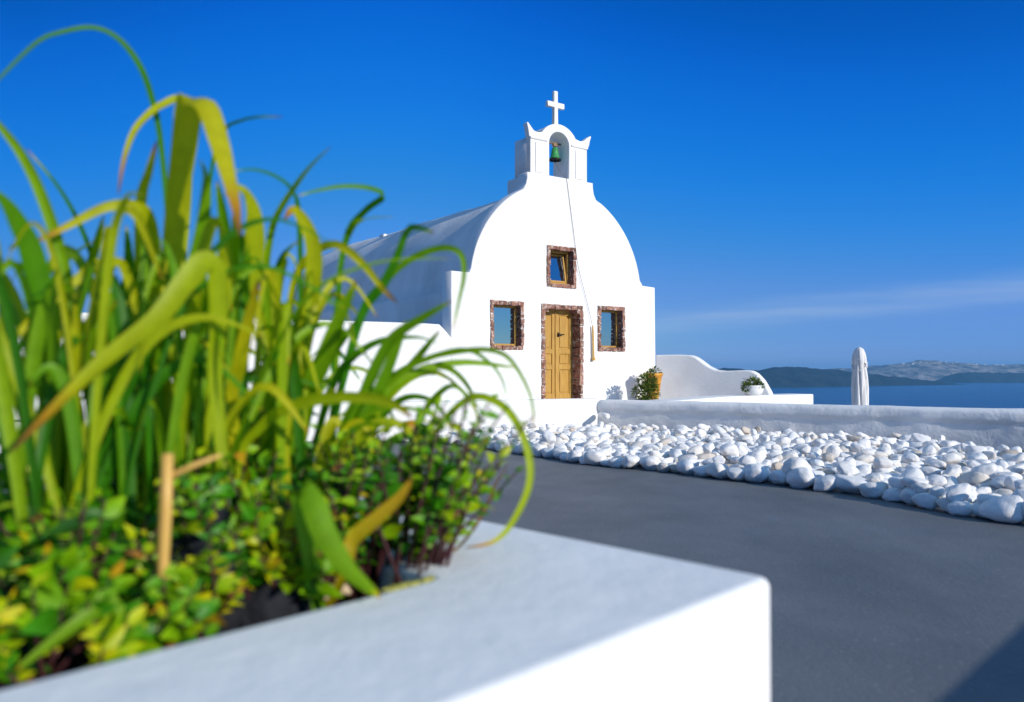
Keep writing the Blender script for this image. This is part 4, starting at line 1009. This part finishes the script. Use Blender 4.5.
  ('y', 0.0308, [(-0.941, 1.8, 0.6), (-0.927, 1.745, 0.871), (-0.93, 1.69, 1.001), (-0.941, 1.635, 1.084), (-0.96, 1.58, 1.142)]),
  ('g', 0.0385, [(-0.811, 1.85, 0.6), (-0.791, 1.796, 0.951), (-0.737, 1.742, 1.147), (-0.655, 1.688, 1.331), (-0.615, 1.634, 1.465), (-0.605, 1.58, 1.511)]),
  ('d', 0.0391, [(-0.737, 2.05, 0.6), (-0.71, 1.982, 0.984), (-0.678, 1.915, 1.222), (-0.647, 1.847, 1.398), (-0.644, 1.78, 1.519)]),
  ('d', 0.0347, [(-0.997, 2.0, 0.6), (-0.963, 1.945, 0.963), (-0.915, 1.89, 1.151), (-0.862, 1.835, 1.306), (-0.841, 1.78, 1.42)]),
  ('d', 0.0312, [(-0.92, 2.1, 0.6), (-0.895, 2.033, 0.957), (-0.849, 1.965, 1.201), (-0.803, 1.897, 1.36), (-0.763, 1.83, 1.486)]),
  ('g', 0.0275, [(-1.176, 2.15, 0.6), (-1.145, 2.083, 0.953), (-1.082, 2.015, 1.203), (-1.001, 1.948, 1.367), (-0.94, 1.88, 1.461)]),
  ('g', 0.0206, [(-1.28, 2.15, 0.6), (-1.234, 2.083, 0.953), (-1.166, 2.015, 1.203), (-1.077, 1.948, 1.343), (-0.96, 1.88, 1.404)]),
  ('g', 0.0287, [(-0.536, 1.95, 0.6), (-0.512, 1.896, 0.874), (-0.453, 1.842, 1.037), (-0.397, 1.788, 1.148), (-0.353, 1.734, 1.189), (-0.328, 1.68, 1.166)]),
  ('t', 0.0134, [(-0.682, 2.15, 0.6), (-0.66, 2.086, 0.978), (-0.617, 2.022, 1.204), (-0.57, 1.958, 1.32), (-0.531, 1.894, 1.371), (-0.475, 1.83, 1.396)]),
  ('d', 0.0183, [(-0.412, 2.1, 0.6), (-0.4, 2.056, 0.83), (-0.343, 2.012, 0.958), (-0.268, 1.968, 1.033), (-0.192, 1.924, 1.034), (-0.137, 1.88, 0.979)]),
  ('g', 0.016, [(-0.399, 2.1, 0.6), (-0.406, 2.063, 0.854), (-0.326, 2.027, 1.006), (-0.235, 1.99, 1.1), (-0.155, 1.953, 1.11), (-0.098, 1.917, 1.058), (-0.078, 1.88, 0.979)]),
  ('d', 0.0201, [(-0.526, 2.05, 0.6), (-0.493, 2.006, 0.885), (-0.423, 1.962, 1.081), (-0.328, 1.918, 1.163), (-0.222, 1.874, 1.178), (-0.161, 1.83, 1.16)]),
  ('g', 0.0229, [(-0.448, 2.15, 0.6), (-0.41, 2.083, 0.852), (-0.312, 2.015, 1.031), (-0.219, 1.948, 1.14), (-0.165, 1.88, 1.196)]),
  ('y', 0.0217, [(-0.971, 1.7, 0.6), (-0.942, 1.645, 0.805), (-0.951, 1.59, 0.911), (-0.947, 1.535, 0.992), (-0.944, 1.48, 1.032)]),
  ('g', 0.0299, [(-0.936, 1.75, 0.6), (-0.909, 1.695, 0.796), (-0.89, 1.64, 0.984), (-0.82, 1.585, 1.143), (-0.737, 1.53, 1.235)]),
  ('d', 0.0235, [(-0.305, 2.15, 0.6), (-0.285, 2.095, 0.8), (-0.248, 2.04, 0.907), (-0.193, 1.985, 0.972), (-0.134, 1.93, 0.987)]),
]

HUE = {'g': 0.48, 'y': 0.66, 'd': 0.30, 'o': 0.78, 't': 0.32, 'f': 0.5, 'q': 0.76, 'p': 0.93}
rl = random.Random(17)
def clamp_bed(p, amin=0.66, bmax=1.80):
    r_ = Vector((p[0], p[1], 0)) - PC; a_ = max(amin, min(1.66, r_.dot(E1))); b_ = max(0.55, min(bmax, r_.dot(E2)))
    q = PC + E1 * a_ + E2 * b_; return (q.x, q.y, 0.605)
clumps = [((-0.30, 1.76), 'arching strap-leaved plant at the right end of the planter, leaves reaching over the deck'),
          ((-0.62, 1.72), 'tall upright strap-leaved plant with broad yellow-green blades in the middle of the planter'),
          ((-0.80, 1.52), 'dark green strap-leaved plant at the left side of the planter, blades leaning left'),
          ((-0.97, 1.60), 'green strap-leaved plant at the far left cut by the edge of the view'),
          ((-0.78, 2.00), 'strap-leaved plant rising at the back of the planter behind the other blades')]
roots = []
for (cx, cy), lab in clumps:
    bm = bmesh.new(); roots.append((cx, cy, lab, bm, bm.verts.layers.float.new('hue')))
def nearest(p): return min(roots, key=lambda r_: (r_[0] - p[0]) ** 2 + (r_[1] - p[1]) ** 2)
for kind, w, path in BLADES:
    path = [clamp_bed(path[0], 0.50 if kind == 'f' else 0.66)] + path[1:]
    rt_ = nearest(path[0])
    blade_mesh(rt_[3], rt_[4], path, w * 1.08, HUE[kind] + rl.uniform(-0.07, 0.07), rl.uniform(-0.5, 0.5), rl, 0.16 if kind in 'yot' else 0.07)
for cx, cy, lab, bm, hl in roots:                # the thick of each clump
    for _ in range(12 if cx > -0.4 else 38):
        base = Vector(clamp_bed((cx + rl.gauss(0, 0.12), cy + rl.gauss(0, 0.12)), 0.85))
        if cx > -0.4:
            hgt = rl.uniform(0.25, 0.50); an = rl.uniform(-0.5, 1.4)
        else:
            hgt = rl.uniform(0.40, 0.80); an = rl.uniform(0, 2 * math.pi)
        out = Vector((math.cos(an), math.sin(an), 0)); reach = rl.uniform(0.06, 0.40)
        if out.y < -0.3: reach *= 0.4
        p1 = base + out * reach * 0.25 + Vector((0, 0, hgt * 0.5)); p2 = base + out * reach * 0.6 + Vector((0, 0, hgt * 0.88)); p3 = base + out * reach * 1.0 + Vector((0, 0, hgt)); p4 = base + out * reach * 1.45 + Vector((0, 0, hgt * rl.uniform(0.75, 1.02)))
        blade_mesh(bm, hl, [base, p1, p2, p3, p4], rl.uniform(0.010, 0.032), rl.choice((0.2, 0.3, 0.38, 0.46, 0.52, 0.58, 0.64, 0.70)), rl.uniform(-0.9, 0.9), rl, 0.05, Vector((0.35 + rl.gauss(0, 0.5), -0.9, 0.2)))
    root = empty('strap_leaf_plant', (cx, cy, 0.61))
    tag(root, lab, 'plant')
    me = bpy.data.meshes.new('blades'); bmesh.ops.translate(bm, vec=(-cx, -cy, -0.61), verts=bm.verts); bm.to_mesh(me); bm.free()
    o = obj('blades', me, M['blade'], root, True)

# dry fallen leaves on the soil
bm = bmesh.new(); hl = bm.verts.layers.float.new('hue'); rd = random.Random(9)
for _ in range(260):
    p = pl(rd.uniform(0.50, 1.2), rd.uniform(0.5, 1.8), 0.632 + rd.uniform(0, 0.02))
    leaf_mesh(bm, hl, p, Vector((rd.gauss(0, 1), rd.gauss(0, 1), rd.gauss(0, 0.3))), Vector((rd.gauss(0, .3), -0.4 + rd.gauss(0, .3), 1)), rd.uniform(0.02, 0.06), rd.uniform(0.008, 0.02), rd.uniform(0, 0.6), rd.uniform(0.84, 1.0), 3)
tag(obj('dry_leaves', bm, M['leaf']), 'brown dry leaves littering the planter soil', 'leaves', kind='stuff')
# a crust of moss on the inner corner of the rim
bm = bmesh.new(); rm = random.Random(4)
c0, c1 = pl(0.478, 0.49, 0.70), pl(0.476, 0.60, 0.70)
for _ in range(60):
    p = c0.lerp(c1, rm.random()) + Vector((rm.gauss(0, 0.004), rm.gauss(0, 0.004), 0))
    t = bmesh.new(); bmesh.ops.create_icosphere(t, subdivisions=1, radius=1)
    r_ = rm.uniform(0.003, 0.007)
    join(bm, t, Matrix.Translation(p) @ Matrix.Diagonal((r_ * 1.4, r_ * 1.4, r_ * 0.8, 1)))
mm = mat('yellow_moss', (0.40, 0.38, 0.09), 0.95, 0.1)
tag(obj('moss', bm, mm, None, True), 'yellowish moss crusted on the inner corner of the planter rim', 'moss', kind='stuff')
# low leafy shrubs
def shrub(loc, twigs, label, seed, size=0.034, spread=0.14, height=0.25, lean=(0, 0), hue=(0.25, 0.62), per=9):
    rs_ = random.Random(seed)
    root = empty('leafy_shrub', loc); tag(root, label, 'shrub')
    bm = bmesh.new(); hl = bm.verts.layers.float.new('hue'); sb = bmesh.new()
    for _ in range(twigs):
        an = rs_.uniform(0, 2 * math.pi); rr_ = spread * math.sqrt(rs_.random())
        tip = Vector((lean[0] * rs_.uniform(0.5, 1.2) + rr_ * math.cos(an), lean[1] * rs_.uniform(0.5, 1.2) + rr_ * math.sin(an), height * rs_.uniform(0.45, 1.1)))
        b0 = Vector((rs_.gauss(0, 0.025), rs_.gauss(0, 0.025), -0.02))
        midp = b0.lerp(tip, 0.5) + Vector((rs_.gauss(0, 0.02), rs_.gauss(0, 0.02), 0.01))
        tube(sb, [b0, midp, tip], [0.0045, 0.0035, 0.0018], 6)
        hb = rs_.uniform(*hue)
        for k in range(per + 4):
            s = 0.42 + 0.58 * (k + 1) / (per + 4)
            c = (b0.lerp(midp, s * 2) if s < 0.5 else midp.lerp(tip, s * 2 - 1))
            a2 = k * 2.4 + rs_.uniform(-.4, .4)
            dv = Vector((math.cos(a2), math.sin(a2), rs_.uniform(0.05, 0.8) + (0.6 if k == per + 3 else 0)))
            L_ = size * rs_.choice((0.55, 0.7, 0.85, 1.0, 1.2, 1.5)) * rs_.uniform(0.85, 1.15) * (0.7 + 0.5 * math.sin(math.pi * min(1, s)))
            up = Vector((to_sun.x * 0.7 + rs_.gauss(0, 0.45), to_sun.y * 0.9 + rs_.gauss(0, 0.45), 0.55 + rs_.gauss(0, 0.35)))
            leaf_mesh(bm, hl, c, dv, up, L_, L_ * rs_.uniform(0.45, 0.7), rs_.uniform(0.05, 0.45), max(0, min(1, hb + rs_.gauss(0, 0.10) + (0.4 if rs_.random() < 0.06 else 0))), 4)
    obj('foliage', bm, M['leaf'], root)
    obj('stem', sb, M['stem'], root, True)
shrub((-0.215, 1.70, 0.62), 40, 'airy small-leaved shrub with purple stems at the right corner of the planter', 1, 0.028, 0.14, 0.40, (0.12, 0.05), (0.2, 0.55), 10)
shrub((-0.34, 1.74, 0.62), 44, 'dense small-leaved shrub just left of the airy corner shrub in the planter', 2, 0.030, 0.16, 0.36, (0.03, 0.0), (0.1, 0.55), 8)
shrub((-0.44, 1.56, 0.64), 22, 'low bright green shrub leaning over the dark rocks at the planter rim', 3, 0.040, 0.10, 0.22, (0.02, -0.02), (0.3, 0.68), 6)
shrub((-0.54, 1.60, 0.62), 40, 'bushy mid-green shrub behind the cane stake', 4, 0.036, 0.16, 0.30, (0, -0.02), (0.1, 0.66), 8)
shrub((-0.56, 1.46, 0.62), 24, 'loose yellowish shrub around the foot of the cane stake', 13, 0.034, 0.13, 0.24, (0.0, 0.0), (0.2, 0.74), 7)
shrub((-0.61, 1.36, 0.62), 17, 'bright large-leaved low shrub spilling in front of the cane stake', 5, 0.040, 0.12, 0.15, (0.05, -0.05), (0.12, 0.58), 5)
shrub((-0.76, 1.42, 0.62), 38, 'dark leafy shrub at the left edge under the leaning blades', 6, 0.042, 0.18, 0.26, (0.0, -0.02), (0.05, 0.5), 7)
shrub((-0.72, 1.24, 0.62), 16, 'low yellow-green shrub at the lower left by the planter rim', 7, 0.038, 0.14, 0.15, (0.03, -0.02), (0.05, 0.66), 5)
shrub((-0.60, 1.84, 0.62), 46, 'dense green shrub in the middle of the planter behind the bushy one', 8, 0.034, 0.2, 0.38, (0, 0), (0.1, 0.55), 9)
shrub((-0.90, 1.66, 0.62), 36, 'dark shrub deep in the left half of the planter', 9, 0.040, 0.2, 0.32, (0, 0), (0.05, 0.5), 8)
